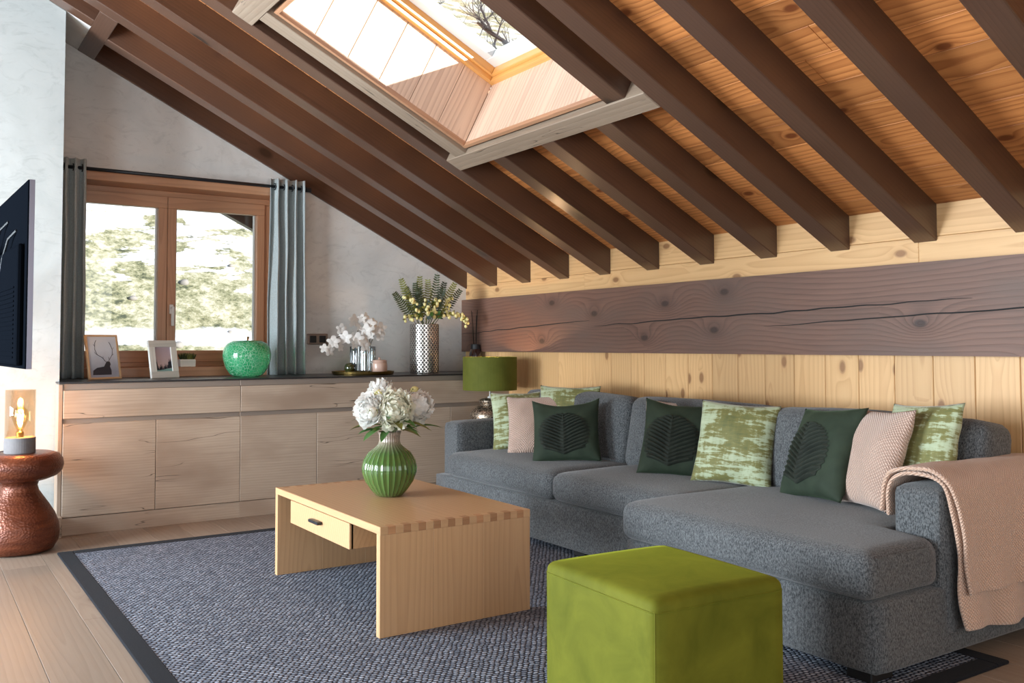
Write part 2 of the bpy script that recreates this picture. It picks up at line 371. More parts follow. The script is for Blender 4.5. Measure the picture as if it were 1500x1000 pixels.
def crackle():
    g = G('green_crackle_glass'); p = g.obj()
    v = g.nt.nodes.new('ShaderNodeTexVoronoi'); v.feature = 'DISTANCE_TO_EDGE'; g.put(v.inputs['Vector'], g.V('ADD', p, g.scale(g.noise(p, 20., 2, out=1), (.02, .02, .02)))); v.inputs['Scale'].default_value = 46
    e = g.map(v.outputs['Distance'], .0, .09); n = g.noise(p, 7., 3)
    c = g.mix(e, srgb(176, 232, 196), g.mix(g.map(n, .35, .65), srgb(36, 168, 104), srgb(96, 206, 150)))
    g.set(color=c, rough=.12, trans=.55, ior=1.25, coat=.6, coatr=.05); g.bump(e, .5, .004); return g.m
M_apple = crackle()
def greenvase():
    g = G('ribbed_green_glass'); p = g.obj(); s = g.nt.nodes.new('ShaderNodeSeparateXYZ'); g.put(s.inputs[0], p)
    a = g.M('ARCTAN2', s.outputs[1], s.outputs[0]); rib = g.M('ABSOLUTE', g.M('SINE', g.M('MULTIPLY', a, 14.)))
    h = g.map(s.outputs[2], .205, .262); n = g.noise(p, 150., 2)
    c = g.mix(g.map(rib, .0, .35), srgb(34, 58, 24), srgb(92, 124, 66))
    top = g.mix(n, srgb(116, 98, 84), srgb(184, 170, 156))
    g.set(color=g.mix(h, c, top), rough=.1, coat=.8, coatr=.03, trans=g.M('MULTIPLY', g.M('SUBTRACT', 1., h), .3), ior=1.3); return g.m
M_gvase = greenvase()
M_ball = plain('dark_green_glass', srgb(50, 58, 30), .06, coat=1.)
M_jar = plain('blush_ceramic', srgb(196, 164, 148), .3, coat=.3)
def leafm(name, a, b, rough=.5):
    g = G(name); n = g.noise(g.obj(), 14., 3); rnd = g.n('ObjectInfo', out=5)
    g.set(color=g.mix(g.M('ADD', g.M('MULTIPLY', n, .6), g.M('MULTIPLY', rnd, .4)), a, b), rough=rough, sss=.0); return g.m
M_leaf = leafm('peony_leaf', srgb(36, 84, 44), srgb(92, 138, 62))
M_fern = leafm('fern_green', srgb(28, 40, 16), srgb(62, 74, 28))
M_fern2 = leafm('olive_leaf', srgb(90, 96, 40), srgb(138, 138, 62))
M_euc = leafm('blue_green_leaf', srgb(58, 80, 84), srgb(94, 116, 112))
M_stem = plain('green_stem', srgb(84, 100, 52), .6)
M_hop = leafm('cream_hop', srgb(206, 198, 128), srgb(236, 228, 172), .7)
def petalm(name, a, b):
    m = leafm(name, a, b, .6); nt = m.node_tree; pb_ = nt.nodes['Principled BSDF']; tr = nt.nodes.new('ShaderNodeBsdfTranslucent'); mx = nt.nodes.new('ShaderNodeMixShader'); mx.inputs[0].default_value = .35
    nt.links.new(pb_.inputs['Base Color'].links[0].from_socket, tr.inputs[0]); nt.links.new(pb_.outputs[0], mx.inputs[1]); nt.links.new(tr.outputs[0], mx.inputs[2]); nt.links.new(mx.outputs[0], nt.nodes['Material Output'].inputs[0]); return m
M_petal = petalm('white_petal', srgb(244, 244, 240), srgb(254, 254, 252))
M_petal2 = petalm('cream_petal', srgb(244, 244, 226), srgb(252, 252, 244))
M_orch = petalm('orchid_petal', srgb(240, 236, 230), srgb(250, 248, 244))
M_twig = plain('orchid_twig', srgb(84, 78, 54), .7)
M_tvb = plain('satin_black_plastic', srgb(10, 13, 18), .6, spec=0.)
M_tve = plain('tv_edge_metal', srgb(120, 118, 130), .35, metal=.6)
M_reed = plain('black_reed', srgb(22, 18, 16), .8)
M_dbot = plain('dark_bottle', srgb(40, 14, 12), .12, coat=1.)
M_sock = plain('taupe_socket_plate', srgb(138, 122, 112), .35, metal=.4)
M_sockb = plain('socket_black', srgb(20, 22, 26), .4)

# ------------------------------------------------------------------ roof frame
S, ZR = 0.4983, 1.6404
L = math.hypot(S, 1); NX, NZ = S/L, 1/L
def RP(u, y, off=0): return Vector((-u/L+off*NX, y, ZR+u*S/L+off*NZ))
RM = Matrix(((-1/L, 0, NX, 0), (0, -1, 0, 0), (S/L, 0, NZ, 0), (0, 0, 0, 1)))   # local X up the slope, local Z out of the roof
RMY = Matrix(((0, -1/L, NX, 0), (1, 0, 0, 0), (0, S/L, NZ, 0), (0, 0, 0, 1)))  # local X along the wall (y)
def slope_piece(name, u0, u1, y0, y1, o0, o1, mat, parent, along='u', bev=.004):
    c = RP((u0+u1)/2, (y0+y1)/2, (o0+o1)/2)
    if along == 'u': return board(name, (abs(u1-u0), abs(y1-y0), abs(o1-o0)), None, mat, parent, bev, mw=Matrix.Translation(c) @ RM)
    return board(name, (abs(y1-y0), abs(u1-u0), abs(o1-o0)), None, mat, parent, bev, mw=Matrix.Translation(c) @ RMY)
X2U = lambda x: -x*L

ceil = empty('ceiling', (0, 0, 0), 0, 'sloping timber ceiling of orange larch boards over dark brown rafters', 'ceiling', kind='structure')
D = .156
U_top = 7.3
UL0, UL1 = 1.335, 1.452; UU0, UU1 = 2.805, 2.93
raf = [(-.02, .10, -.15, 3.36), (-.506, -.386, -.15, 3.36), (-.99, -.87, -.15, U_top), (-1.487, -1.367, -.15, U_top), (-1.96, -1.84, -.15, U_top)]
raf += [(-3.882, -3.763, -.15, U_top), (-4.362, -4.242, -.15, U_top), (-4.845, -4.725, -.15, U_top), (-5.328, -5.208, -.15, U_top), (-5.811, -5.691, -.15, U_top), (-6.77, -6.65, -.15, U_top), (-7.74, -7.62, -.15, U_top)]
for yn in (-2.451, -2.933, -3.41): raf += [(yn, yn+.12, -.15, UL0+.002), (yn, yn+.12, UU1-.002, U_top)]
for (a, b, u0, u1) in raf: slope_piece('rafter', u0, u1, a, b, 0, D+.01, M_rafter, ceil)
slope_piece('rafter', UL1-.002, UU0+.002, -2.19, -2.07, 0, D+.01, M_trim, ceil)
slope_piece('rafter', UL1-.002, UU0+.002, -3.635, -3.50, .004, D+.01, M_rafter, ceil)
slope_piece('rafter', 3.468, U_top, -.67, -.545, 0, D+.01, M_rafter, ceil)
slope_piece('trimmer_beam', UL0, UL1, -3.765, -1.958, -.004, D+.006, M_trim, ceil, 'y')
slope_piece('trimmer_beam', UU0, UU1, -3.765, -1.958, -.004, D+.006, M_trim, ceil, 'y')
slope_piece('trimmer_beam', 3.352, 3.47, -.872, -.0, -.003, D+.006, M_rafter, ceil, 'y')
slope_piece('soffit_panel', 3.468, 7.3, -.547, .02, .004, .03, M_plaster, ceil, bev=0)
# larch boards above the rafters, laid along the room
W = .166; k = 0; u = -.13
HY0, HY1 = -3.50, -2.20
while u < 4.2:
    j = random.uniform(-1.9, -.6); cuts = [.12, j, j-2.3-random.random()*.6, j-4.9-random.random()*.5, -8.4]
    segs = list(zip(cuts[:-1], cuts[1:]))
    out = []
    for a, b in segs:
        if u+W > UL1-.02 and u < UU0+.02:
            if a > HY1: out.append((a, max(b, HY1)))
            if b < HY0: out.append((min(a, HY0), b))
        else: out.append((a, b))
    for a, b in out:
        if a-b > .05: slope_piece('roof_board', u+.0015, u+W-.0015, a-.001, b+.001, D, D+.022+random.uniform(-.001, .001), M_larch, ceil, 'y', bev=.001)
    u += W
bm = bmesh.new()
Mdeck = lambda u0, u1, y0, y1: bbox(bm, u0, u1, -y1, -y0, D+.024, .455, mat=Matrix.Translation((0, 0, ZR)) @ RM)
hu0, hu1, hy0, hy1 = UL1+.0, UU0-.0, -3.515, -2.185
Mdeck(-.4, hu0, -9.6, .75); Mdeck(hu1, 8.3, -9.6, .75); Mdeck(hu0, hu1, -9.6, hy0); Mdeck(hu0, hu1, hy1, .75)
finish(bm, 'roof_deck', M_larch, ceil)

# skylight
sk = empty('window_2', RP((hu0+hu1)/2, -2.85, .47), 0, 'roof window with pine frame deep in a larch lined shaft', 'skylight', kind='structure')
inv = Matrix.Translation(-sk.location)
def sk_board(name, dims, c, rotm, mat, par=sk, bev=.0015): return board(name, dims, None, mat, par, bev, mw=inv @ Matrix.Translation(c) @ rotm)
PERP_S = Matrix(((NX, -1/L, 0, 0), (0, 0, -1, 0), (NZ, S/L, 0, 0), (0, 0, 0, 1)))   # X out of the roof, Y up-slope, Z toward -y
PERP_L = Matrix(((NX, 0, -1/L, 0), (0, 1, 0, 0), (NZ, 0, S/L, 0), (0, 0, 0, 1)))    # X out of the roof, Y along y, Z up-slope
YL, YRt = -2.215, -3.49
UB, UT = X2U(-1.335), X2U(-2.462)
o0, o1 = .048, .475
nb = 6; bw = (UT-UB)/nb
for i in range(nb):
    uc = UB+bw*(i+.5)
    sk_board('liner_board', (o1-o0, bw-.003, .018), RP(uc, YL+.009, (o0+o1)/2), PERP_S, M_liner)
    sk_board('liner_board', (o1-o0, bw-.003, .018), RP(uc, YRt-.009, (o0+o1)/2), PERP_S, M_liner)
nw = 6; ww = (YL-YRt)/nw
for i in range(nw):
    yc = YRt+ww*(i+.5)
    sk_board('liner_board', (o1-o0, ww-.001, .018), RP(UB-.009, yc, (o0+o1)/2), PERP_L, M_liner)
    sk_board('liner_board', (o1-o0, ww-.001, .018), RP(UT+.009, yc, (o0+o1)/2), PERP_L, M_liner)
# trim bead round the mouth of the shaft
for uu in (UB-.012, UT+.012): sk_board('mouth_trim', (YL-YRt+.05, .024, .03), RP(uu, (YL+YRt)/2, o0-.008), RMY, M_frame)
for yy in (YL+.012, YRt-.012): sk_board('mouth_trim', (UT-UB, .024, .03), RP((UB+UT)/2, yy, o0-.008), RM, M_frame)
def ring(par, name, u0, u1, y0, y1, wd, oa, ob, mat):
    for nm, uc in ((name, u0+wd/2), (name, u1-wd/2)): sk_board(nm, (abs(y1-y0), wd, ob-oa), RP(uc, (y0+y1)/2, (oa+ob)/2), RMY, mat, par, .003)
    for nm, yc in ((name, y0+wd/2), (name, y1-wd/2)): sk_board(nm, (u1-u0-2*wd, wd, ob-oa), RP((u0+u1)/2, yc, (oa+ob)/2), RM, mat, par, .003)
ring(sk, 'frame_rail', UB-.03, UT+.03, YRt-.03, YL+.03, .062, .46, .53, M_skyfr)
sash = sk_board('sash', (.02, .02, .02), RP(UB+.04, YRt+.04, .54), RM, M_skyfr)
SASHM = inv @ Matrix.Translation(RP(UB+.04, YRt+.04, .54)) @ RM
def ring2(name, u0, u1, y0, y1, wd, oa, ob, mat):
    sinv = SASHM.inverted() @ inv
    for c, dims, rm in ((RP(u0+wd/2, (y0+y1)/2, (oa+ob)/2), (abs(y1-y0), wd, ob-oa), RMY), (RP(u1-wd/2, (y0+y1)/2, (oa+ob)/2), (abs(y1-y0), wd, ob-oa), RMY),
                        (RP((u0+u1)/2, y0+wd/2, (oa+ob)/2), (u1-u0-2*wd, wd, ob-oa), RM), (RP((u0+u1)/2, y1-wd/2, (oa+ob)/2), (u1-u0-2*wd, wd, ob-oa), RM)):
        board(name, dims, None, mat, sash, .003, mw=sinv @ Matrix.Translation(c) @ rm)
ring2('sash_rail', UB+.03, UT-.03, YRt+.03, YL-.03, .022, .49, .55, M_skyfr)
ring2('glazing_bead', UB+.05, UT-.05, YRt+.05, YL-.05, .075, .54, .60, M_white_pl)
sinv = SASHM.inverted() @ inv
board('pane', (UT-UB-.11, YL-YRt-.11, .006), None, M_pane, sash, 0, mw=sinv @ Matrix.Translation(RP((UB+UT)/2, (YL+YRt)/2, .592)) @ RM)

# ------------------------------------------------------------------ floor
floor = empty('floor', (0, 0, 0), 0, 'wide oak plank floor running towards the window wall', 'floor', kind='structure')
bm = bmesh.new(); bbox(bm, -7.0, .3, -9.4, .3, -.12, -.021); finish(bm, 'subfloor', M_dark, floor)
x = -6.95; FW = .2085
while x < .05:
    j = random.uniform(-2.2, -.3); cuts = [.05, j, j-2.2, j-4.4, j-6.6, -9.3]
    for a, b in zip(cuts[:-1], cuts[1:]):
        b = max(b, -9.3)
        if a-b > .05: board('floor_plank', (a-b-.0015, FW-.0015, .022), (x+FW/2, (a+b)/2, -.011), M_floor, floor, .0012, ALONGY)
    x += FW

# ------------------------------------------------------------------ back wall with window opening
WX0, WX1, WZ0, WZ1 = -3.235, -1.655, .935, 2.30
GZ = lambda x: ZR-S*x
bm = bmesh.new()
for poly in ([(-7, 0), (WX0, 0), (WX0, GZ(WX0)), (-7, GZ(-7))], [(WX1, 0), (.3, 0), (.3, GZ(.3)), (WX1, GZ(WX1))],
             [(WX0, 0), (WX1, 0), (WX1, WZ0), (WX0, WZ0)], [(WX0, WZ1), (WX1, WZ1), (WX1, GZ(WX1)), (WX0, GZ(WX0))]):
    pts_poly_prism(bm, poly, 0, .3)
pts_poly_prism(bm, [(-7, GZ(-7)-.01), (.3, GZ(.3)-.01), (.3, GZ(.3)+.3), (-7, GZ(-7)+.3)], .1, .3)
wb = finish(bm, 'wall_back', M_plaster); tag(wb, 'trowelled beige plaster gable wall around the window', 'wall', kind='structure')
# white chimney breast beside the sideboard
bm = bmesh.new(); pts_poly_prism(bm, [(-7, 0), (-3.25, 0), (-3.25, GZ(-3.25)), (-7, GZ(-7))], -.54, 0.0)
wl = finish(bm, 'wall_left', M_white); tag(wl, 'white plaster chimney breast left of the window', 'wall', kind='structure')
# unseen sides of the room: a west wall with a window and an added fill-lamp opening, and the solid wall behind the camera
bm = bmesh.new()
for a in ((-9.4, -6.0, 0, 6), (-1.0, 0, 0, 6), (-4.4, -3.0, 0, 6), (-3.0, -1.0, 0, .25), (-6.0, -1.0, 2.4, 6)): bbox(bm, -7.1, -6.95, a[0], a[1], a[2], a[3])
tag(finish(bm, 'wall_west', M_white), 'white wall with a window and an added opening west of the room', 'wall', kind='structure')
bm = bmesh.new(); bbox(bm, -7.1, .3, -9.4, -9.2, 0, 6)
tag(finish(bm, 'wall_front', M_white), 'white wall behind the seating area facing the window', 'wall', kind='structure')
# skirting beside the cabinets
bb = board('baseboard_left', (.205, .040, .122), (-3.268, -.642, .061), M_grey, None, .002, ALONGY); tag(bb, 'short oak skirting return at the foot of the chimney breast', 'baseboard', kind='structure')

# ------------------------------------------------------------------ right wall: pine boards and a big dark beam
wr = empty('wall_right', (0, 0, 0), 0, 'pine boarded wall behind the sofa with a heavy dark beam', 'wall', kind='structure')
bm = bmesh.new(); bbox(bm, .02, .3, -9.4, .3, 0, 2.4); finish(bm, 'wall_core', M_pine, wr)
y = .0
while y > -7.4:
    wd = random.choice((.2, .203, .207, .128)) if y > -2.2 else .203
    board('wall_board', (1.16, wd-.002, .022), (.011, y-wd/2, .58), M_pine, wr, .003, UPRIGHT @ RZ(0))
    y -= wd
for z0, z1 in ((1.50, 1.662), (1.662, 1.83), (1.83, 2.0)):
    j = random.uniform(-2.5, -1.5)
    for a, b in ((0.0, j), (j, j-2.6), (j-2.6, -7.4)):
        board('wall_board', (a-b-.001, z1-z0-.0015, .022), (.0125, (a+b)/2, (z0+z1)/2), M_pine, wr, .002, ALONGY @ RX(math.pi/2))
# the beam is slightly irregular, with a long shrinkage crack
bm = bmesh.new()
nx, nz = 220, 24; x0, x1 = -7.3, 0.0; z0, z1 = 1.0967, 1.5405
def crackz(t): return 1.283+.022*math.sin(t*1.3)+.05*(t/5)-.05*math.exp(-((t-2.3)/.3)**2)*0+.012*math.sin(t*5.1)+(.035 if t > 2.22 else 0)*0
grid = []
for i in range(nx+1):
    col_ = []; t = -(x0+(x1-x0)*i/nx)
    for k_ in range(nz+1):
        z = z0+(z1-z0)*k_/nz
        dpt = -.0403-.0025*noise.noise(Vector((t*1.2, z*5, 3)))
        col_.append(bm.verts.new((dpt, -t, z)))
    grid.append(col_)
for i in range(nx):
    for k_ in range(nz): bm.faces.new((grid[i][k_], grid[i+1][k_], grid[i+1][k_+1], grid[i][k_+1]))
back = [[bm.verts.new((.02, grid[i][k_].co.y, grid[i][k_].co.z)) for k_ in (0, nz)] for i in range(nx+1)]
for i in range(nx):
    bm.faces.new((grid[i][0], back[i][0], back[i+1][0], grid[i+1][0])); bm.faces.new((grid[i][nz], grid[i+1][nz], back[i+1][1], back[i][1]))
bm.faces.new([grid[0][k_] for k_ in range(nz+1)]+[back[0][1], back[0][0]]); bm.faces.new([grid[nx][k_] for k_ in range(nz, -1, -1)]+[back[nx][0], back[nx][1]])
# local X must be the grain: rotate data so that length lies on X
bmesh.ops.transform(bm, matrix=RZ(-math.pi/2), verts=bm.verts)
beam = finish(bm, 'timber_beam', M_beam, wr, rot=(0, 0, math.pi/2))
for (ta, tb) in ((.0, 1.78), (1.83, 4.55), (3.35, 7.0)):
    bm = bmesh.new(); n = 60; A = []; Bq = []
    for i in range(n+1):
        t = ta+(tb-ta)*i/n; zz = (1.245+.10*(t-ta)/2.0*.9 if ta < 1 else (1.285+.075*(t-ta)/2.7 if ta < 3 else 1.255+.13*(t-3.35)/3.6))+.006*noise.noise(Vector((t*6, ta, 0)))*1.5
        hw = .0032*math.sin(math.pi*i/n)**.5+.0004
        A.append((t, zz-hw)); Bq.append((t, zz+hw))
    va = [bm.verts.new((-.0445, -t, z)) for t, z in A]; vb = [bm.verts.new((-.0445, -t, z)) for t, z in Bq]
    wa = [bm.verts.new((-.036, -t, z)) for t, z in A]; wb_ = [bm.verts.new((-.036, -t, z)) for t, z in Bq]
    for i in range(n):
        bm.faces.new((va[i], va[i+1], vb[i+1], vb[i])); bm.faces.new((wa[i], va[i], va[i+1], wa[i+1])); bm.faces.new((wb_[i], wb_[i+1], vb[i+1], vb[i]))
    cr = finish(bm, 'shrinkage_crack', M_dark, beam, mw=RZ(-math.pi/2))

# ------------------------------------------------------------------ window in the back wall
win = empty('window_1', (-2.45, .2, 1.6), 0, 'two leaf larch framed window looking onto a snowy hillside', 'window', kind='structure')
wo = Vector((-2.45, .2, 1.6))
def wbd(name, x0, x1, y0, y1, z0, z1, mat=M_frame, par=win, vert=False, bev=.003, org=wo):
    c = Vector(((x0+x1)/2, (y0+y1)/2, (z0+z1)/2))-org
    if vert: return board(name, (z1-z0, x1-x0, y1-y0), None, mat, par, bev, mw=Matrix.Translation(c) @ UPX)
    return board(name, (x1-x0, y1-y0, z1-z0), c, mat, par, bev)
wbd('head_trim', WX0-.01, WX1+.01, -.014, .004, 2.297, 2.358)
wbd('lining_head', WX0, WX1, .0, .26, 2.297, 2.32)
wbd('lining_jamb', WX0, WX0+.02, .0, .26, .99, 2.297, vert=True); wbd('lining_jamb', WX1-.02, WX1, .0, .26, .99, 2.297, vert=True)
wbd('window_sill', WX0-.01, WX1+.01, -.012, .26, .928, .996)
wbd('fixed_frame', WX0+.02, WX1-.02, .205, .27, 2.25, 2.297); wbd('fixed_frame', WX0+.02, WX1-.02, .205, .27, .996, 1.035)
wbd('fixed_frame', WX0+.02, WX0+.07, .205, .27, 1.035, 2.25, vert=True); wbd('fixed_frame', WX1-.07, WX1-.02, .205, .27, 1.035, 2.25, vert=True)
def sashf(x0, x1):
    o = empty('sash', Vector(((x0+x1)/2, .22, 1.64))-wo); o.parent = win; org = Vector(((x0+x1)/2, .22, 1.64)); st = .062
    wbd('rail', x0, x1, .192, .252, 2.168, 2.255, par=o, org=org); wbd('rail', x0, x1, .192, .252, 1.03, 1.115, par=o, org=org)
    wbd('stile', x0, x0+st, .192, .252, 1.115, 2.168, par=o, vert=True, org=org); wbd('stile', x1-st, x1, .192, .252, 1.115, 2.168, par=o, vert=True, org=org)
    wbd('pane', x0+st-.006, x1-st+.006, .226, .236, 1.109, 2.174, M_pane, o, bev=0, org=org)
    for a in ((x0+st, x0+st+.012), (x1-st-.012, x1-st)): wbd('glazing_bead', a[0], a[1], .236, .262, 1.115, 2.168, M_white_pl, o, True, .001, org)
    return o
s1 = sashf(-3.172, -2.4515); s2 = sashf(-2.4485, -1.718)
hnd = empty('handle', Vector((-2.418, .19, 1.42))-Vector(s2.location)-wo); hnd.parent = s2
bm = bmesh.new(); bbox(bm, -.014, .014, -.012, 0, -.035, .035, .004, 2); bbox(bm, -.009, .009, -.045, -.008, .0, .018, .003); bbox(bm, -.009, .013, -.05, -.036, -.125, .02, .005, 2)
finish(bm, 'lever', M_white_pl, hnd)

# ------------------------------------------------------------------ world outside
bm = bmesh.new(); nxh, nyh = 90, 110; gv = []
def hillz(x, y):
    t = y-13
    z = -1.6+.62*t+.010*max(0, t-4)**1.5*.6
    z += 1.2*noise.noise(Vector((x*.06, y*.06, 0)))+.35*noise.noise(Vector((x*.35, y*.3, 4)))+.10*noise.noise(Vector((x*1.3, y*1.1, 8)))
    if y < 13: z = -1.6+.35*noise.noise(Vector((x*.35, y*.3, 4)))
    return z
for i in range(nxh+1):
    c = []
    for j in range(nyh+1):
        fx = i/nxh*2-1; x = 15+fx*abs(fx)*75+fx*12; y = 3.0+(j/nyh)**1.9*120
        c.append(bm.verts.new((x, y, hillz(x, y))))
    gv.append(c)
for i in range(nxh):
    for j in range(nyh): bm.faces.new((gv[i][j], gv[i+1][j], gv[i+1][j+1], gv[i][j+1]))
def hillmat():
    g = G('alpine_grass_and_snow'); p = g.obj(); s = g.nt.nodes.new('ShaderNodeSeparateXYZ'); g.put(s.inputs[0], p)
    n1 = g.noise(p, 1.1, 5, .65); n2 = g.noise(p, 4.5, 6, .8); n3 = g.noise(g.scale(p, (.55, 1.2, 1.6)), .8, 5, .62, .3)
    gr = g.ramp(g.M('ADD', g.M('MULTIPLY', n1, .4), g.M('MULTIPLY', n2, .6)), [(.40, srgb(84, 90, 74)), (.47, srgb(150, 150, 118)), (.54, srgb(192, 188, 164)), (.64, srgb(226, 222, 210))])
    hz = g.map(s.outputs[2], 2.4, 4.6, -.06, .08)
    path = g.map(g.M('ABSOLUTE', g.M('SUBTRACT', g.M('ADD', s.outputs[2], g.M('MULTIPLY', n1, .5)), 1.62)), .24, .16)
    sn = g.M('MAXIMUM', g.map(g.M('ADD', g.M('ADD', n3, hz), g.M('MULTIPLY', g.M('SUBTRACT', n2, .5), .12)), .555, .585), g.M('MULTIPLY', path, g.map(n3, .3, .4)))
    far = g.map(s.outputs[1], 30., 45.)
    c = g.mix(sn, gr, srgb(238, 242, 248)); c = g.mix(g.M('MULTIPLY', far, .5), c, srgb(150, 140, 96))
    g.set(color=c, rough=.9, spec=.1); g.bump(n2, .6, .08); return g.m
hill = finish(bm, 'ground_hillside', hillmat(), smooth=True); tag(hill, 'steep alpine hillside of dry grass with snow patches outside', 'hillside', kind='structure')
M_rock = plain('pale_rock', srgb(150, 146, 142), .9)
for i in range(9):
    x = -1.2+i*.72; y = 16+((i*5) % 9)*.5; bm = bmesh.new(); bmesh.ops.create_icosphere(bm, subdivisions=2, radius=random.uniform(.06, .15))
    for v in bm.verts: v.co *= 1+.4*noise.noise(v.co*6+Vector((i, 0, 0))); v.co.z *= .7
    o = finish(bm, 'boulder', M_rock, loc=(x, y, hillz(x, y)+.02), smooth=True); tag(o, 'pale rock lying on the grassy slope outside the window', 'rock', 'rocks on the hillside')
M_bark = plain('bare_bark', srgb(62, 60, 66), .9)
def tree(x, y, h, seed, label):
    random.seed(seed); bm = bmesh.new()
    def br(p, dv, ln, r, lev):
        pts = [p]; q = p.copy(); dd = dv.copy()
        for k_ in range(3):
            dd = (dd+Vector((random.uniform(-.18, .18), random.uniform(-.18, .18), random.uniform(-.05, .15)))).normalized(); q = q+dd*ln/3; pts.append(q.copy())
        tube(bm, pts, [r, r*.85, r*.7, r*.5], 4 if lev else 6, False)
        if lev < 4:
            for k_ in range(4 if lev < 3 else 5):
                t = random.uniform(.35, 1.); b = pts[0].lerp(pts[-1], t)
                nd = (dd+Vector((random.uniform(-1, 1), random.uniform(-1, 1), random.uniform(-.2, .7)))).normalized(); br(b, nd, ln*random.uniform(.5, .7), r*.48, lev+1)
    br(Vector((0, 0, 0)), Vector((0, 0, 1)), h*.45, h*.022, 0)
    o = empty('bare_tree', (x, y, hillz(x, y)-.2), 0, label, 'tree'); finish(bm, 'branches', M_bark, o)
tree(24.5, 34.5, 12, 3, 'tall bare tree on the slope above the skylight')
tree(33.5, 41, 13, 5, 'dense leafless tree behind another on the slope')
tree(21.5, 44, 11, 9, 'leafless tree standing higher up the slope')
random.seed(21)
# verge rafter of the roof overhang outside
bm = bmesh.new(); pts_poly_prism(bm, [(-2.6, 2.57+.03), (.2, 1.19+.03), (.2, 1.40), (-2.6, 2.80)], .74, .82)
vr = finish(bm, 'verge_rafter', M_rafter); vr.parent = ceil; M_redw = None

# ------------------------------------------------------------------ curtains and rod
rod = empty('curtain_rod', (-2.34, -.07, 2.36), 0, 'slim black curtain rod above the window', 'curtain rod')
bm = bmesh.new(); tube(bm, [(-.86, 0, 0), (.86, 0, 0)], .0125, 10); finish(bm, 'pole', M_black, rod, smooth=True)
for xx in (-.875, .875): bm = bmesh.new(); tube(bm, [(xx-.02, 0, 0), (xx+.02, 0, 0)], .02, 12); finish(bm, 'finial', M_black, rod)
for xx in (-.83, .83): bm = bmesh.new(); bbox(bm, xx-.008, xx+.008, -.0, .07, -.008, .008); finish(bm, 'bracket', M_black, rod)
def curtain(x0, x1, nf, amp, label):
    z0, z1 = .93, 2.42; o = empty('curtain', ((x0+x1)/2, -.07, z0), 0, label, 'curtain', 'grey curtains'); bm = bmesh.new(); nu, nv = nf*14, 24; rows = []
    for j in range(nv+1):
        v = j/nv; r = []
        for i in range(nu+1):
            u = i/nu; sp = 1+.10*(1-v)*(u-.5)*2*0
            xx = (u-.5)*(x1-x0)*(1+.07*(1-v)); ph = 2*math.pi*nf*u
            yy = amp*math.sin(ph+.25*math.sin(v*5+u*9))*(.85+.3*(1-v))+.008*noise.noise(Vector((u*6, v*3, x0)))
            xx += .012*math.sin(2*ph)+.006*noise.noise(Vector((u*5, v*4, 7)))
            r.append(bm.verts.new((xx, yy, v*(z1-z0)+.0)))
        rows.append(r)
    for a, b in zip(rows[:-1], rows[1:]):
        for i in range(nu): bm.faces.new((a[i], a[i+1], b[i+1], b[i]))
    c = finish(bm, 'drape', M_curt, o, smooth=True); m = c.modifiers.new('th', 'SOLIDIFY'); m.thickness = .004
    for i in range(nf):
        bm = bmesh.new(); xx = ((i+.5)/nf-.5)*(x1-x0)
        ring_ = [(xx, .024*math.cos(a), 1.43+.024*math.sin(a)) for a in [k_*math.pi/8 for k_ in range(17)]]; tube(bm, ring_, .004, 5, False); finish(bm, 'eyelet', M_black, o)
curtain(-3.215, -3.045, 3, .040, 'gathered grey curtain against the white chimney breast')
curtain(-1.765, -1.49, 4, .046, 'gathered grey curtain beside the wall socket')

# socket plate
so = empty('wall_socket', (-1.355, 0, 1.20), 0, 'double black wall socket in a taupe plate beside the curtain', 'socket')
bm = bmesh.new(); bbox(bm, -.085, .085, -.012, .004, -.043, .043, .006, 2); finish(bm, 'plate', M_sock, so)
for xx in (-.038, .040): bm = bmesh.new(); bbox(bm, xx-.027, xx+.027, -.016, -.008, -.027, .027, .004, 2); finish(bm, 'insert', M_sockb, so)

# ------------------------------------------------------------------ sideboard: three cabinets and one worktop
YF, X0, DW = -.6873, -3.2457, .5409
labs = ['greyed oak cabinet unit under the window next to the chimney breast', 'greyed oak cabinet unit between two others behind the coffee table', 'greyed oak cabinet unit in the corner against the pine wall']
for c in range(3):
    xa = X0+2*c*DW; xb = xa+2*DW; o = empty('cabinet', ((xa+xb)/2, YF/2, 0), 0, labs[c], 'cabinet', 'sideboard cabinets'); org = Vector(o.location)
    def cb(name, x0, x1, y0, y1, z0, z1, mat=M_grey, par=o, vert=False, bev=.002, org=org): return wbd(name, x0, x1, y0, y1, z0, z1, mat, par, vert, bev, org)
    cb('carcass', xa+.001, xb-.001, YF+.03, -.012, .10, .88, M_dark)
    if c == 0: cb('end_panel', xa-.026, xa-.002, YF+.004, -.56, .0, .915, M_grey, vert=True)
    cb('kick_board', xa, xb, YF+.004, YF+.03, .0, .105, bev=.001)
    cb('top_rail', xa-(.026 if c == 0 else 0), xb, YF+.012, YF+.03, .8786, .919, M_alu)
    cb('drawer_front', xa+.0015, xb-.0015, YF, YF+.02, .706, .8786)
    cb('grip_rail', xa+.001, xb-.001, YF+.016, YF+.03, .672, .706, M_alu)
    for k_ in range(2): cb('door', xa+k_*DW+.0015, xa+(k_+1)*DW-.0015, YF, YF+.02, .1087, .676)
ZW = .929
wt = board('worktop', (3.27, .69, .010), (-1.636, -.345, ZW-.005), M_work, None, .002); tag(wt, 'thin black worktop along the top of the sideboard', 'worktop')

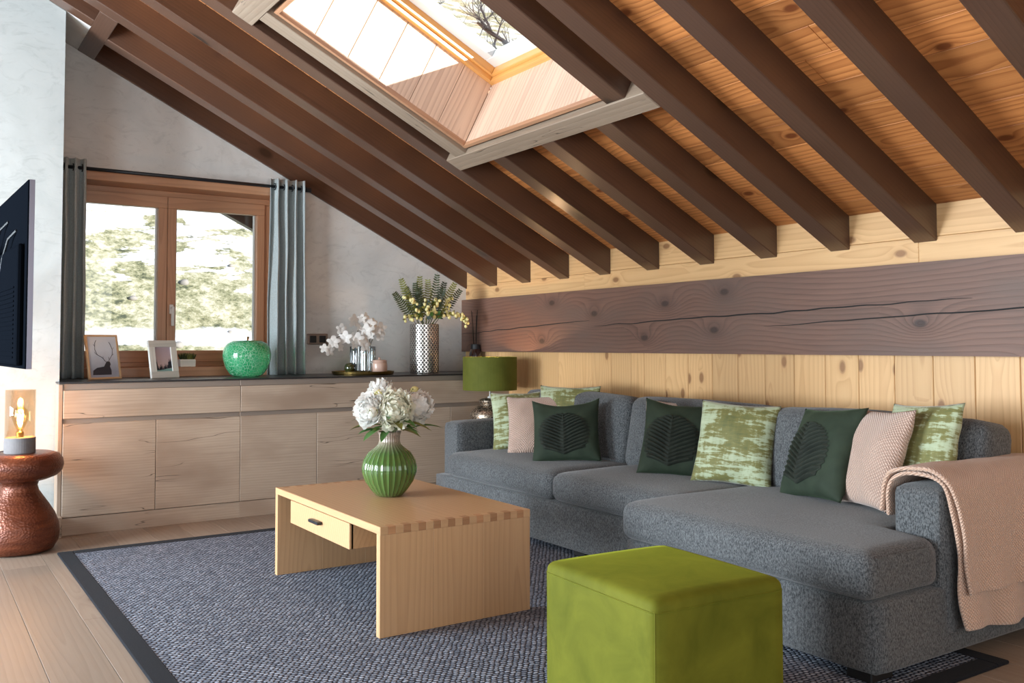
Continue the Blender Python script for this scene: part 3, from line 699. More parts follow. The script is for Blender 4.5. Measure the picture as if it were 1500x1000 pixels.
# ------------------------------------------------------------------ things on the worktop
def photo_frame(name, loc, rz, tilt, w_, h_, bw_, mat, label, art):
    o = empty(name, loc, rz, label, 'picture frame'); tl = RX(-tilt)
    par = empty('stand', (0, 0, 0)); par.parent = o; par.name = 'frame_body'
    for (x0, x1, z0, z1) in ((-w_/2, w_/2, 0, bw_), (-w_/2, w_/2, h_-bw_, h_), (-w_/2, -w_/2+bw_, bw_, h_-bw_), (w_/2-bw_, w_/2, bw_, h_-bw_)):
        wide = (x1-x0) > (z1-z0); c = Vector(((x0+x1)/2, 0, (z0+z1)/2))
        if wide: board('frame_bar', (x1-x0, .018, z1-z0), None, mat, par, .0015, mw=tl @ Matrix.Translation(c))
        else: board('frame_bar', (z1-z0, x1-x0, .018), None, mat, par, .0015, mw=tl @ Matrix.Translation(c) @ UPX)
    bm = bmesh.new(); bbox(bm, -w_/2+bw_*.6, w_/2-bw_*.6, -.001, .006, bw_*.6, h_-bw_*.6, mat=tl)
    pr = finish(bm, 'print', art[0], par)
    art[1](pr, tl, w_, h_, bw_)
    bm = bmesh.new(); bbox(bm, -.02, .02, .0, .004, 0, h_*.62, mat=Matrix.Translation((0, math.sin(tilt)*h_*.62+.09, 0)) @ RX(.42)); finish(bm, 'easel_leg', M_oakdark, par)
    # flatten the hierarchy one level: the bars are the frame's own parts
    for ch in list(par.children): ch.parent = o
    bpy.data.objects.remove(par)
    return o
def flat(pts, name, mat, parent, tl, y=-.0016):
    bm = bmesh.new(); vs__ = [bm.verts.new(tl @ Vector((x, y, z))) for x, z in pts]; bm.faces.new(vs__); return finish(bm, name, mat, parent)
def ribbon(name, lines, mat, parent, tl, y=-.002):
    bm = bmesh.new()
    for ln, r in lines: tube(bm, [tl @ Vector((x, y, z)) for x, z in ln], r, 4)
    return finish(bm, name, mat, parent)
def artmat(name, top, bot, z0, z1):
    g = G(name); s = g.nt.nodes.new('ShaderNodeSeparateXYZ'); g.put(s.inputs[0], g.obj()); n = g.noise(g.obj(), 18., 3)
    g.set(color=g.mix(g.M('ADD', g.map(s.outputs[2], z0, z1), g.M('MULTIPLY', g.M('SUBTRACT', n, .5), .35), clamp=True), bot, top), rough=.25); return g.m
def stag(pr, tl, w_, h_, b):
    dk = plain('print_dark', srgb(52, 54, 64), .4); md = plain('print_mid', srgb(92, 96, 108), .4)
    flat([(-.085, .03), (.05, .03), (.052, .06), (.04, .095), (.018, .10), (0, .085), (-.05, .078), (-.08, .06)], 'print_motif', dk, pr, tl)
    flat([(.0, .085), (.022, .12), (.045, .118), (.05, .10), (.04, .08)], 'print_motif', dk, pr, tl, -.0018)
    ant = [([(.015, .118), (-.005, .145), (-.04, .165), (-.055, .20), (-.05, .245), (-.04, .262)], .0016), ([(-.04, .165), (-.052, .172), (-.06, .185)], .001), ([(-.052, .22), (-.062, .235)], .001), ([(0, .14), (.0, .155)], .001),
           ([(.035, .118), (.05, .14), (.068, .165), (.072, .20), (.06, .235), (.052, .25)], .0016), ([(.066, .16), (.078, .17)], .001), ([(.071, .20), (.084, .213)], .001), ([(.042, .13), (.04, .15)], .001)]
    ribbon('print_motif', ant, dk, pr, tl)
def forest(pr, tl, w_, h_, b):
    dk = plain('print_forest', srgb(34, 38, 54), .4); lk = plain('print_lake', srgb(128, 170, 170), .4)
    x0, x1 = -w_/2+b, w_/2-b
    flat([(x0, b), (x1, b), (x1, b+.022), (x0, b+.012)], 'print_motif', lk, pr, tl)
    pts = [(x0, b+.010)]; n = 14
    for i in range(n+1):
        xx = x0+(x1-x0)*i/n; hh = b+.035+.012*math.sin(i*1.7)+(.055*max(0, (i-9)/5))+(.03 if i < 2 else 0)
        pts += [(xx-.0025 if i else xx, hh-.014), (xx, hh+.012)]
    pts += [(x1, b+.024)]
    pts = [pts[0]]+sorted(pts[1:-1], key=lambda p: p[0])+[pts[-1]]
    flat(pts, 'print_motif', dk, pr, tl, -.0018)
M_art1 = artmat('print_mist', srgb(226, 236, 248), srgb(160, 168, 184), .05, .2); M_art2 = artmat('print_dusk', srgb(186, 170, 182), srgb(206, 182, 182), .08, .2)
M_fr1 = wood('pale_frame', srgb(214, 178, 138), srgb(182, 140, 98), ring=60, contrast=.3, knot=0, bump=.05)
M_fr2 = wood('whitewashed_frame', srgb(226, 226, 220), srgb(196, 198, 190), ring=50, contrast=.5, knot=0, bump=.15)
photo_frame('photo_frame', (-2.945, -.30, ZW), .42, .20, .235, .30, .013, M_fr1, 'tall thin wooden picture frame with a misty stag print', (M_art1, stag))
photo_frame('photo_frame', (-2.565, -.30, ZW), .36, .20, .212, .262, .046, M_fr2, 'whitewashed wide picture frame with a small pine forest print', (M_art2, forest))
# succulent on the sill
sp = empty('potted_succulent', (-2.335, .05, .996), 0, 'tiny succulent in a whitewashed box on the window sill', 'plant')
bm = bmesh.new(); bbox(bm, -.055, .055, -.035, .035, 0, .055, .004); finish(bm, 'pot', M_fr2, sp)
for i in range(9):
    bm = bmesh.new(); a = i*.7; cx_, cy_ = -.042+.0105*i, .018*math.sin(i*2.3)
    for k_ in range(7):
        b_ = k_*math.pi*2/7; tube(bm, [(cx_, cy_, .05), (cx_+.014*math.cos(b_), cy_+.014*math.sin(b_), .073), (cx_+.022*math.cos(b_), cy_+.022*math.sin(b_), .092+.006*(k_ % 3))], [.004, .0045, .0012], 4)
    finish(bm, 'rosette', M_fern2 if i % 2 else M_fern, sp)
# glass apple
ap = empty('glass_apple', (-2.022, -.36, ZW), 0, 'large green crackle glass apple on the black worktop', 'ornament')
prof = [(.001, .012), (.05, .004), (.085, .0), (.115, .018), (.145, .06), (.163, .115), (.168, .155), (.160, .20), (.138, .235), (.10, .256), (.06, .258), (.03, .246), (.012, .232), (.001, .228)]
bm = bmesh.new(); lathe(bm, prof, 40); finish(bm, 'body', M_apple, ap, smooth=True)
bm = bmesh.new(); tube(bm, [(0, 0, .225), (.002, 0, .25), (.008, 0, .285)], [.005, .005, .009], 8); finish(bm, 'stem', M_gold, ap, smooth=True)
# tray with orchid vase, ball and jar
ty = -.38; tx = -1.135
tr = empty('round_tray', (tx, ty, ZW), 0, 'low round brass tray on the worktop', 'tray'); bm = bmesh.new(); lathe(bm, [(.001, 0), (.215, 0), (.232, .006), (.236, .026), (.231, .026), (.226, .012), (.001, .009)], 48); finish(bm, 'dish', M_gold, tr, smooth=False)
ov = empty('orchid_vase', (tx+.012, ty+.03, ZW+.009), 0, 'clear ribbed glass vase holding the orchid on the tray', 'vase')
bm = bmesh.new(); lathe(bm, [(.001, .004), (.088, 0), (.093, .01), (.093, .205), (.089, .205), (.088, .02), (.001, .015)], 112, 28, .022); finish(bm, 'body', M_clear, ov)
for a in range(28):
    bm = bmesh.new(); b_ = a*2*math.pi/28; tube(bm, [(.0955*math.cos(b_), .0955*math.sin(b_), .006), (.0955*math.cos(b_), .0955*math.sin(b_), .203)], .0028, 5); finish(bm, 'rib', M_clear if a % 2 else plain('rib_dark', srgb(70, 78, 82), .1, coat=1.) if a == 0 else bpy.data.materials['rib_dark'], ov)
gb = empty('glass_ball', (tx-.118, ty-.02, ZW+.009), 0, 'dark green glass ball on the brass tray', 'ornament'); bm = bmesh.new(); bmesh.ops.create_uvsphere(bm, u_segments=24, v_segments=16, radius=.042, matrix=Matrix.Translation((0, 0, .042))); finish(bm, 'ball', M_ball, gb, smooth=True)
jr = empty('lidded_jar', (tx+.112, ty-.05, ZW+.009), 0, 'blush ceramic lidded jar on the brass tray', 'jar'); bm = bmesh.new(); lathe(bm, [(.001, 0), (.056, 0), (.062, .01), (.061, .07), (.056, .088), (.001, .09)], 32); finish(bm, 'body', M_jar, jr, smooth=True)
bm = bmesh.new(); lathe(bm, [(.058, .086), (.060, .096), (.03, .102), (.008, .104), (.009, .118), (.001, .122)], 28); finish(bm, 'lid', M_jar, jr, smooth=True)
# orchid
orc = empty('white_orchid', (tx+.012, ty+.03, ZW+.03), 0, 'white orchid sprays arching out of the ribbed vase', 'flowers')
def blossom(par, c, sc_, nrm):
    bm = bmesh.new(); q = Vector(nrm).to_track_quat('Z', 'Y').to_matrix()
    for k_ in range(5):
        a = k_*2*math.pi/5+.3; wdt = .8 if k_ % 2 else .6
        for sgn in (1,):
            ps = [(0, 0, 0), (.45, -wdt*.6, .12), (1., -wdt*.35, .05), (1.1, 0, -.02), (1., wdt*.35, .05), (.45, wdt*.6, .12), (.5, 0, .2)]
            vv = []
            for (x, y, z) in ps:
                p = Vector((x*math.cos(a)-y*math.sin(a), x*math.sin(a)+y*math.cos(a), z))*sc_; vv.append(bm.verts.new(q @ p+Vector(c)))
            for f in ((0, 1, 6), (1, 2, 6), (2, 3, 6), (3, 4, 6), (4, 5, 6), (5, 0, 6)): bm.faces.new([vv[i] for i in f])
    finish(bm, 'blossom', M_orch, par, smooth=True)
stems = [[(0, 0, .0), (-.03, -.02, .16), (-.10, -.03, .235), (-.20, -.04, .262), (-.275, -.045, .235), (-.33, -.05, .165)], [(.01, 0, 0), (.05, -.02, .2), (.035, -.03, .33), (-.03, -.05, .385), (-.10, -.06, .372)],
         [(.01, 0, 0), (.06, -.01, .2), (.085, -.03, .29), (.12, -.05, .33)], [(0, 0, 0), (-.02, -.01, .2), (-.06, -.03, .29), (-.05, -.05, .345)]]
for st in stems:
    bm = bmesh.new(); tube(bm, st, .0032, 6); finish(bm, 'stem', M_twig, orc, smooth=True)
bl = [(-.335, -.055, .17), (-.30, -.07, .155), (-.265, -.06, .215), (-.215, -.07, .18), (-.20, -.05, .315), (-.17, -.06, .25), (-.12, -.07, .255), (-.10, -.08, .205), (-.08, -.08, .24), (-.05, -.09, .215), (-.02, -.08, .25), (-.01, -.08, .305), (.03, -.07, .29), (.05, -.08, .325),
      (.02, -.08, .35), (.09, -.07, .305), (.11, -.07, .265), (.12, -.06, .32), (-.04, -.07, .395), (-.01, -.06, .40), (-.11, -.07, .378), (-.07, -.07, .335), (.06, -.06, .36), (-.03, -.1, .19), (.02, -.09, .27)]
for i, c in enumerate(bl): blossom(orc, c, .034+.008*(i % 3), (random.uniform(-.6, .6), -1, random.uniform(-.3, .5)))
# pierced silver vase with ferns
fvx, fvy = -.585, -.34
fv = empty('pierced_vase', (fvx, fvy, ZW), 0, 'tall pierced silver cylinder vase holding ferns', 'vase'); bm = bmesh.new(); lathe(bm, [(.001, .0), (.112, 0), (.116, .006), (.116, .388), (.112, .392), (.108, .388), (.108, .02), (.001, .015)], 64); finish(bm, 'cylinder', M_silver, fv, smooth=False)
fern = empty('fern_bouquet', (fvx, fvy, ZW+.02), 0, 'fern fronds and cream hop sprays in the silver vase', 'plant')
def frond(base, tip, bend, ln_, mat, wid=.036, npair=18):
    bm = bmesh.new(); b, t = Vector(base), Vector(tip); pts = []
    for i in range(13):
        s_ = i/12; p = b.lerp(t, s_)+Vector(bend)*math.sin(math.pi*s_*.9)*1.; pts.append(p)
    tube(bm, pts, [.003*(1-.7*i/12) for i in range(13)], 4)
    axis = (t-b).normalized(); view = Vector((-.45, -.85, .1)); side = axis.cross(view).normalized()
    for i in range(npair):
        s_ = .25+.73*i/npair; k_ = s_*12; i0 = min(int(k_), 11); p = pts[i0].lerp(pts[i0+1], k_-i0); ax = (pts[i0+1]-pts[i0]).normalized()
        w_ = wid*(1-abs(s_-.5)*1.25)+.006
        for sg in (-1, 1):
            tipv = p+side*sg*w_+ax*w_*.35+view*random.uniform(-.01, .01); hw = ax*.0075
            v_ = [bm.verts.new(p-hw*.6), bm.verts.new(p+(tipv-p)*.5-hw+view*.003), bm.verts.new(tipv), bm.verts.new(p+(tipv-p)*.5+hw+view*.003), bm.verts.new(p+hw*.6)]
            bm.faces.new((v_[0], v_[1], v_[3], v_[4])); bm.faces.new((v_[1], v_[2], v_[3]))
    finish(bm, 'frond', mat, fern)
tips = [(-.22, -.02, .73), (-.10, -.04, .70), (-.16, .0, .66), (.02, 0, .735), (.10, -.02, .78), (.14, -.06, .66), (.26, -.04, .71), (.31, -.05, .655), (-.30, -.06, .61), (-.02, .03, .76), (.20, .03, .72), (-.06, -.03, .66)]
for i, tp in enumerate(tips): frond((tp[0]*.15, tp[1]*.2, .32), tp, (-.02*(1 if tp[0] < 0 else -1), 0, .03), .4, M_fern if i % 3 else M_fern2, .042, 15)
def spray(pts, n):
    bm = bmesh.new(); tube(bm, pts, .003, 5); s_ = finish(bm, 'spray_stem', M_stem, fern)
    bm = bmesh.new()
    for i in range(n):
        t = .35+.65*i/n; k_ = t*(len(pts)-1); i0 = min(int(k_), len(pts)-2); p = Vector(pts[i0]).lerp(Vector(pts[i0+1]), k_-i0)+Vector((random.uniform(-.022, .022), random.uniform(-.03, .01), random.uniform(-.028, .02)))
        r_ = random.uniform(.010, .016); bmesh.ops.create_icosphere(bm, subdivisions=1, radius=r_, matrix=Matrix.Translation(p) @ Matrix.Diagonal((1, 1, 1.25, 1)))
    h = finish(bm, 'hop_cluster', M_hop, s_, smooth=True)
    bm = bmesh.new()
    for i in range(n):
        t = .2+.75*i/n; k_ = t*(len(pts)-1); i0 = min(int(k_), len(pts)-2); p = Vector(pts[i0]).lerp(Vector(pts[i0+1]), k_-i0)
        dv = Vector((random.uniform(-1, 1), random.uniform(-1, .2), random.uniform(-.6, 1))).normalized()*.04; sd = dv.cross(Vector((0, 1, .3))).normalized()*.012
        v_ = [bm.verts.new(p), bm.verts.new(p+dv*.5+sd), bm.verts.new(p+dv), bm.verts.new(p+dv*.5-sd)]; bm.faces.new(v_)
    finish(bm, 'small_leaves', M_fern2, s_)
spray([(.03, -.04, .36), (.10, -.07, .44), (.20, -.09, .455), (.29, -.1, .43), (.345, -.1, .375)], 24)
spray([(-.02, -.04, .36), (-.08, -.06, .47), (-.15, -.07, .55), (-.22, -.07, .58)], 13)
spray([(-.02, -.05, .36), (-.10, -.08, .42), (-.18, -.09, .43), (-.24, -.09, .40)], 9)
spray([(.0, -.05, .36), (.03, -.09, .45), (.04, -.1, .52), (.07, -.09, .57)], 15)
spray([(-.01, -.05, .36), (-.03, -.1, .44), (-.05, -.11, .50), (-.04, -.1, .55)], 10)
spray([(.04, -.03, .36), (.12, -.06, .47), (.17, -.07, .53), (.19, -.08, .60)], 9)
for i in range(14):
    a = random.uniform(0, 6.28); bm = bmesh.new(); p = Vector((.09*math.cos(a), .06*math.sin(a)-.04, .40+random.uniform(-.02, .13))); dv = Vector((math.cos(a)*.6, -.5, .5)).normalized()*.06; sd = dv.cross(Vector((.3, 1, 0))).normalized()*.022
    v_ = [bm.verts.new(p), bm.verts.new(p+dv*.4+sd), bm.verts.new(p+dv), bm.verts.new(p+dv*.4-sd)]; bm.faces.new(v_); finish(bm, 'leaf', M_euc if i % 2 else M_leaf, fern)
# reed diffuser
df = empty('reed_diffuser', (-.085, -.30, ZW), 0, 'dark bottle reed diffuser with black sticks behind the lamp', 'diffuser')
bm = bmesh.new(); lathe(bm, [(.001, 0), (.048, 0), (.052, .006), (.050, .15), (.040, .185), (.034, .19), (.034, .222), (.03, .226), (.001, .226)], 32); finish(bm, 'bottle', M_dbot, df, smooth=True)
bm = bmesh.new(); lathe(bm, [(.030, .188), (.039, .19), (.037, .229), (.001, .231)], 24); finish(bm, 'collar', M_black, df)
for dx, dy, hh in ((-.03, .0, .51), (-.012, .02, .50), (.012, -.01, .515), (.022, .015, .50), (.0, -.02, .47)):
    bm = bmesh.new(); tube(bm, [(0, 0, .05), (dx*1.3, dy, hh)], .0024, 5); finish(bm, 'reed', M_reed, df)

# ------------------------------------------------------------------ table lamp on a small stand in the corner
LX, LY = -.352, -.955
st_ = empty('lamp_stand', (LX, LY, 0), 0, 'small dark side table behind the sofa arm under the lamp', 'side table')
bm = bmesh.new(); lathe(bm, [(.001, .50), (.165, .50), (.17, .505), (.17, .52), (.165, .525), (.001, .525)], 36); finish(bm, 'top', M_black, st_)
bm = bmesh.new(); tube(bm, [(0, 0, .02), (0, 0, .5)], .018, 12); finish(bm, 'post', M_black, st_)
bm = bmesh.new(); lathe(bm, [(.001, 0), (.14, 0), (.14, .012), (.02, .024), (.001, .024)], 32); finish(bm, 'base', M_black, st_)
tl_ = empty('table_lamp', (LX, LY, .525), 0, 'mercury glass table lamp with a green velvet drum shade', 'lamp')
bm = bmesh.new(); lathe(bm, [(.001, 0), (.075, 0), (.11, .012), (.148, .06), (.153, .10), (.135, .14), (.095, .165), (.075, .172), (.072, .178), (.076, .183), (.078, .192), (.085, .203), (.083, .212), (.06, .222), (.03, .228), (.001, .229)], 40); finish(bm, 'lamp_base', M_merc, tl_, smooth=True)
bm = bmesh.new(); tube(bm, [(0, 0, .225), (0, 0, .40)], .006, 8); lathe(bm, [(.001, .222), (.022, .224), (.018, .236), (.001, .24)], 16); finish(bm, 'stem', M_white_pl, tl_, smooth=True)
bm = bmesh.new(); zs0, zs1, rs = .287, .537, .205
lathe(bm, [(rs, zs0), (rs, zs1), (rs-.005, zs1), (rs-.005, zs0), (rs, zs0)], 56); finish(bm, 'lamp_shade', M_shade, tl_, smooth=False)
for f in list(tl_.children): pass
bm = bmesh.new(); bmesh.ops.create_uvsphere(bm, u_segments=16, v_segments=10, radius=.032, matrix=Matrix.Translation((0, 0, .43)))
gl = G('warm_bulb'); gl.set(color=(1, .8, .5), emit=(1, .62, .3, 1), emits=6.); finish(bm, 'bulb', gl.m, tl_, smooth=True)
lamp('table_lamp_light', 'POINT', (LX, LY, .525+.45), 17, (1.0, .60, .32), shadow_soft_size=.03)

# ------------------------------------------------------------------ copper stool with filament lamp, television
SX, SY = -3.505, -.985
sl = empty('copper_stool', (SX, SY, 0), 0, 'hammered copper mushroom shaped stool in front of the chimney breast', 'stool')
prof = [(.001, 0), (.15, 0), (.185, .012), (.207, .05), (.214, .10), (.208, .15), (.188, .205), (.158, .255), (.128, .30), (.105, .335), (.097, .365), (.105, .39), (.135, .405)]
bm = bmesh.new(); lathe(bm, prof+[(.06, .41), (.001, .41)], 56); finish(bm, 'body', M_copper, sl, smooth=True)
bm = bmesh.new(); lathe(bm, [(.10, .388), (.15, .40), (.195, .418), (.222, .445), (.230, .478), (.224, .512), (.205, .538), (.17, .550), (.10, .552), (.001, .552)], 56); finish(bm, 'top', M_copper, sl, smooth=True)
el = empty('filament_lamp', (SX, SY-.03, .552), 0, 'glass cylinder lamp with a glowing filament bulb on a concrete base', 'lamp')
bm = bmesh.new(); lathe(bm, [(.001, 0), (.078, 0), (.080, .003), (.080, .084), (.078, .087), (.001, .087)], 40); finish(bm, 'concrete_base', M_conc, el, smooth=False)
bm = bmesh.new(); lathe(bm, [(.077, .085), (.077, .352), (.073, .352), (.073, .085)], 48); finish(bm, 'glass_cylinder', M_amber, el, smooth=True)
bm = bmesh.new(); lathe(bm, [(.001, .087), (.02, .087), (.02, .115), (.017, .118), (.001, .118)], 20); finish(bm, 'socket', M_gold, el)
bm = bmesh.new(); lathe(bm, [(.014, .112), (.017, .13), (.03, .16), (.042, .19), (.044, .21), (.036, .238), (.018, .255), (.001, .26)], 28); finish(bm, 'bulb', M_bulb, el, smooth=True)
gf = G('glowing_filament'); gf.set(color=(1, .6, .2), emit=(1, .60, .22, 1), emits=90.)
bm = bmesh.new()
for k_ in range(8):
    a = k_*math.pi/4; tube(bm, [(.006*math.cos(a), .006*math.sin(a), .145), (.017*math.cos(a), .017*math.sin(a), .215)], .0016, 4)
finish(bm, 'filament', gf.m, el)
lamp('filament_lamp_light', 'POINT', (SX, SY-.03, .552+.19), 10, (1.0, .58, .28), shadow_soft_size=.022)
bm = bmesh.new(); tube(bm, [(-.075, .02, .012), (-.11, .03, .006), (-.15, .06, .004), (-.19, .09, .004)], .003, 6); finish(bm, 'cable', M_black, el)

tv = empty('television', (-3.668, -2.98, 1.42), math.radians(2.3), 'large black flat television swung out from the chimney breast on an arm', 'television')
hT = .357
bm = bmesh.new(); bbox(bm, -.010, .012, 0, 1.44, -hT, hT, .004, 2); finish(bm, 'panel', M_tvb, tv)
bm = bmesh.new(); bbox(bm, -.004, .014, -.004, .003, -hT, hT); finish(bm, 'bezel', M_tve, tv)
bm = bmesh.new(); bbox(bm, -.034, -.009, .05, 1.39, -hT+.012, .12, .012, 2)
tvb = finish(bm, 'rear_housing', M_tvb, tv)
for k_ in range(16): bm = bmesh.new(); z = -hT+.04+.018*k_; bbox(bm, -.037, -.033, .12, 1.32, z, z+.007); finish(bm, 'vent_rib', M_tvb, tvb)
for pts in ([(-.012, .26, .19), (-.028, .36, .165), (-.03, .5, .10), (-.032, .6, .0)], [(-.012, .5, .25), (-.03, .6, .225), (-.032, .75, .15)]):
    bm = bmesh.new(); tube(bm, pts, .005, 6); finish(bm, 'cable', M_black, tv)
bm = bmesh.new(); bbox(bm, -.10, -.03, .58, .86, -.14, .14, .005); tube(bm, [(-.08, .72, 0), (-.22, 1.6, 0)], .025, 8); tube(bm, [(-.22, 1.6, 0), (-.02, 2.46, 0)], .025, 8); bbox(bm, -.12, .08, 2.40, 2.445, -.12, .12); finish(bm, 'wall_arm', M_black, tv)

# ------------------------------------------------------------------ rug
rg = empty('rug', (-2.02, -3.125, 0), 0, 'grey woven rug with a dark bound edge under the sofa and coffee table', 'rug')
RW, RL, BW = 2.62, 3.83, .075
bm = bmesh.new(); bbox(bm, -RW/2+BW, RW/2-BW, -RL/2+BW, RL/2-BW, .0, .011); finish(bm, 'woven_field', M_rug, rg)
for x0, x1, y0, y1 in ((-RW/2, -RW/2+BW, -RL/2, RL/2), (RW/2-BW, RW/2, -RL/2, RL/2), (-RW/2+BW, RW/2-BW, -RL/2, -RL/2+BW), (-RW/2+BW, RW/2-BW, RL/2-BW, RL/2)):
    bm = bmesh.new(); bbox(bm, x0, x1, y0, y1, .0, .013, .003); finish(bm, 'binding', M_rugb, rg)

# ------------------------------------------------------------------ coffee table
TZ = .011
ct = empty('coffee_table', (-2.135, -2.945, TZ), 0, 'low oak slab coffee table with a small drawer and finger joints', 'coffee table')
tw, tlg, th = .712, 1.21, .429
o = ct
def cbd(name, x0, x1, y0, y1, z0, z1, mat=M_oak, par=None, mode='y', bev=.0025):
    c = Vector(((x0+x1)/2, (y0+y1)/2, (z0+z1)/2)); par = par or ct
    if mode == 'y': return board(name, (y1-y0, x1-x0, z1-z0), None, mat, par, bev, mw=Matrix.Translation(c) @ ALONGY)
    if mode == 'z': return board(name, (z1-z0, x1-x0, y1-y0), None, mat, par, bev, mw=Matrix.Translation(c) @ UPX)
    return board(name, (x1-x0, y1-y0, z1-z0), c, mat, par, bev)
TT = .031
top = cbd('table_top', -tw/2, tw/2, -tlg/2+.0, tlg/2, th-TT, th)
for s in (-1, 1):
    nb_ = 3
    for i in range(nb_):
        xa = -tw/2+tw*i/nb_; cbd('leg_board', xa+.0003, xa+tw/nb_-.0003, (s*tlg/2-.032 if s > 0 else -tlg/2), (s*tlg/2 if s > 0 else -tlg/2+.032), 0, th-TT, mode='z', bev=.001)
    nf = 21; fw = tw/nf
    for i in range(nf):
        x0 = -tw/2+i*fw; yy = s*tlg/2
        j = board('finger_joint', (fw-.0012, .034, TT+.001), (x0+fw/2, yy-s*.0155, th-TT/2), M_oakdark if i % 2 else M_oak, ct, .0008)
dr = cbd('drawer', -tw/2+.012, tw/2-.06, -.30, .40, th-TT-.112, th-TT-.004, M_oak, bev=.002)
dl = (Matrix.Translation((-.024, .05, th-TT-.058)) @ ALONGY).inverted()
bm = bmesh.new(); bbox(bm, -.0, .02, -.35, .35, -.054, .054, .002); df_ = finish(bm, 'drawer_front', M_oak, dr, mw=dl @ Matrix.Translation((-tw/2+.004, .05, th-TT-.058)))
bm = bmesh.new(); bbox(bm, -.026, -.004, -.055, .055, -.007, .007, .002); hd = finish(bm, 'handle', M_black, dr, mw=dl @ Matrix.Translation((-tw/2+.004, .05, th-TT-.05)))

# vase and peonies
VX, VY, VZ = -2.128, -2.885, TZ+th
va_ = empty('ribbed_vase', (VX, VY, VZ), 0, 'round ribbed green glass vase on the coffee table', 'vase')
prof = [(.001, .003), (.05, 0), (.062, .004), (.085, .03), (.112, .07), (.126, .11), (.128, .135), (.120, .17), (.098, .205), (.068, .228), (.053, .242), (.048, .26), (.049, .285), (.055, .302), (.051, .302), (.044, .284), (.043, .26)]
bm = bmesh.new(); lathe(bm, prof, 168, 28, .020, ribf=lambda z: 1 if .03 < z < .225 else .8); finish(bm, 'body', M_gvase, va_, smooth=True)
pb = empty('peony_bouquet', (VX, VY, VZ+.26), 0, 'white peonies with green leaves in the ribbed vase', 'flowers')
def peony(c, r, nrm, seed, mat=M_petal, squash=.85):
    random.seed(seed); bm = bmesh.new(); ax = Vector(nrm).normalized(); c = Vector(c); N_ = 230
    e1 = ax.cross(Vector((.3, .2, 1))).normalized(); e2 = ax.cross(e1)
    bmesh.ops.create_icosphere(bm, subdivisions=2, radius=r*.5, matrix=Matrix.Translation(c))
    for k_ in range(N_):
        f = (k_+.5)/N_; ct_ = 1-1.55*f; st2 = math.sqrt(max(0, 1-ct_*ct_)); ph = k_*2.39996
        n = ax*ct_+(e1*math.cos(ph)+e2*math.sin(ph))*st2
        tp = (ax-n*ct_); tp = tp.normalized() if tp.length > .05 else e1; sd = n.cross(tp)
        R_ = r*(.56+.36*random.random()+.06*f); ln = r*(.30+.22*f); wd = r*(.13+.14*f); lift = random.uniform(.05, .34)*r; rows = []
        tw_ = random.uniform(-.9, .9); tp, sd = tp*math.cos(tw_)+sd*math.sin(tw_), sd*math.cos(tw_)-tp*math.sin(tw_)
        for i in range(4):
            v = i/3; row = []; ww_ = wd*(.45+.55*math.sin(math.pi*(.12+.62*v)))
            for j in (-1, -.4, .4, 1):
                rf = random.uniform(-.06, .06)*r*(v+.2)
                p = c+n*(R_-abs(j)**2*ww_*.35+lift*v*v+rf)+tp*((v-.55)*ln-abs(j)*ln*.10)+sd*(j*ww_); row.append(bm.verts.new(p))
            rows.append(row)
        for A, B in zip(rows[:-1], rows[1:]):
            for j in range(3): bm.faces.new((A[j], A[j+1], B[j+1], B[j]))
    finish(bm, 'bloom', mat, pb, smooth=True)
peony((-.012, -.075, .155), .086, (-.25, -.9, .25), 1, M_petal2)
peony((-.118, -.03, .150), .07, (-.75, -.5, .3), 2)
peony((-.04, .01, .215), .07, (-.2, -.3, .9), 3)
peony((.125, -.035, .158), .078, (.35, -.75, .4), 4)
peony((.105, .08, .16), .06, (.5, .2, .6), 6)
def bud(c, r, mat):
    bm = bmesh.new(); bmesh.ops.create_icosphere(bm, subdivisions=2, radius=r, matrix=Matrix.Translation(c)); b = finish(bm, 'bud', mat, pb, smooth=True)
    bm = bmesh.new()
    for k_ in range(5):
        a = k_*1.257; p = Vector(c); v_ = [bm.verts.new(p+Vector((0, 0, -r*1.05))), bm.verts.new(p+Vector((math.cos(a-.45)*r*1.05, math.sin(a-.45)*r*1.05, -r*.2))), bm.verts.new(p+Vector((math.cos(a)*r*1.1, math.sin(a)*r*1.1, r*.6))), bm.verts.new(p+Vector((math.cos(a+.45)*r*1.05, math.sin(a+.45)*r*1.05, -r*.2)))]; bm.faces.new(v_)
    finish(bm, 'sepals', M_fern2, b)
for c, r, m in (((-.072, -.03, .225), .021, M_hop), ((.128, -.01, .232), .022, M_hop), ((.066, -.08, .158), .024, M_petal2), ((-.13, -.09, .145), .025, M_petal2), ((.085, -.06, .19), .02, M_petal), ((-.055, -.06, .19), .02, M_petal)): bud(c, r, m)
def leaf(base, dv, ln, wd, nm='leaf', mat=M_leaf, par=pb):
    bm = bmesh.new(); b = Vector(base); dv = Vector(dv).normalized(); sd = dv.cross(Vector((0, 0, 1)))
    sd = sd.normalized() if sd.length > .01 else Vector((1, 0, 0)); up = sd.cross(dv); rows = []
    for i in range(6):
        t = i/5; c = b+dv*ln*t-Vector((0, 0, 1))*ln*.28*t*t; w_ = wd*math.sin(math.pi*min(1, .06+t*.94))**.8
        rows.append([bm.verts.new(c-sd*w_+up*w_*.3), bm.verts.new(c), bm.verts.new(c+sd*w_+up*w_*.3)])
    for A, B in zip(rows[:-1], rows[1:]):
        for j in range(2): bm.faces.new((A[j], A[j+1], B[j+1], B[j]))
    finish(bm, nm, mat, par, smooth=True)
random.seed(11)
for i in range(26):
    a = i*2.4; leaf((.03*math.cos(a), .03*math.sin(a), .05+.02*(i % 4)), (math.cos(a), math.sin(a), -.05+.45*((i*7) % 5)/5), random.uniform(.11, .18), random.uniform(.016, .027), mat=M_leaf if i % 3 else M_fern2)
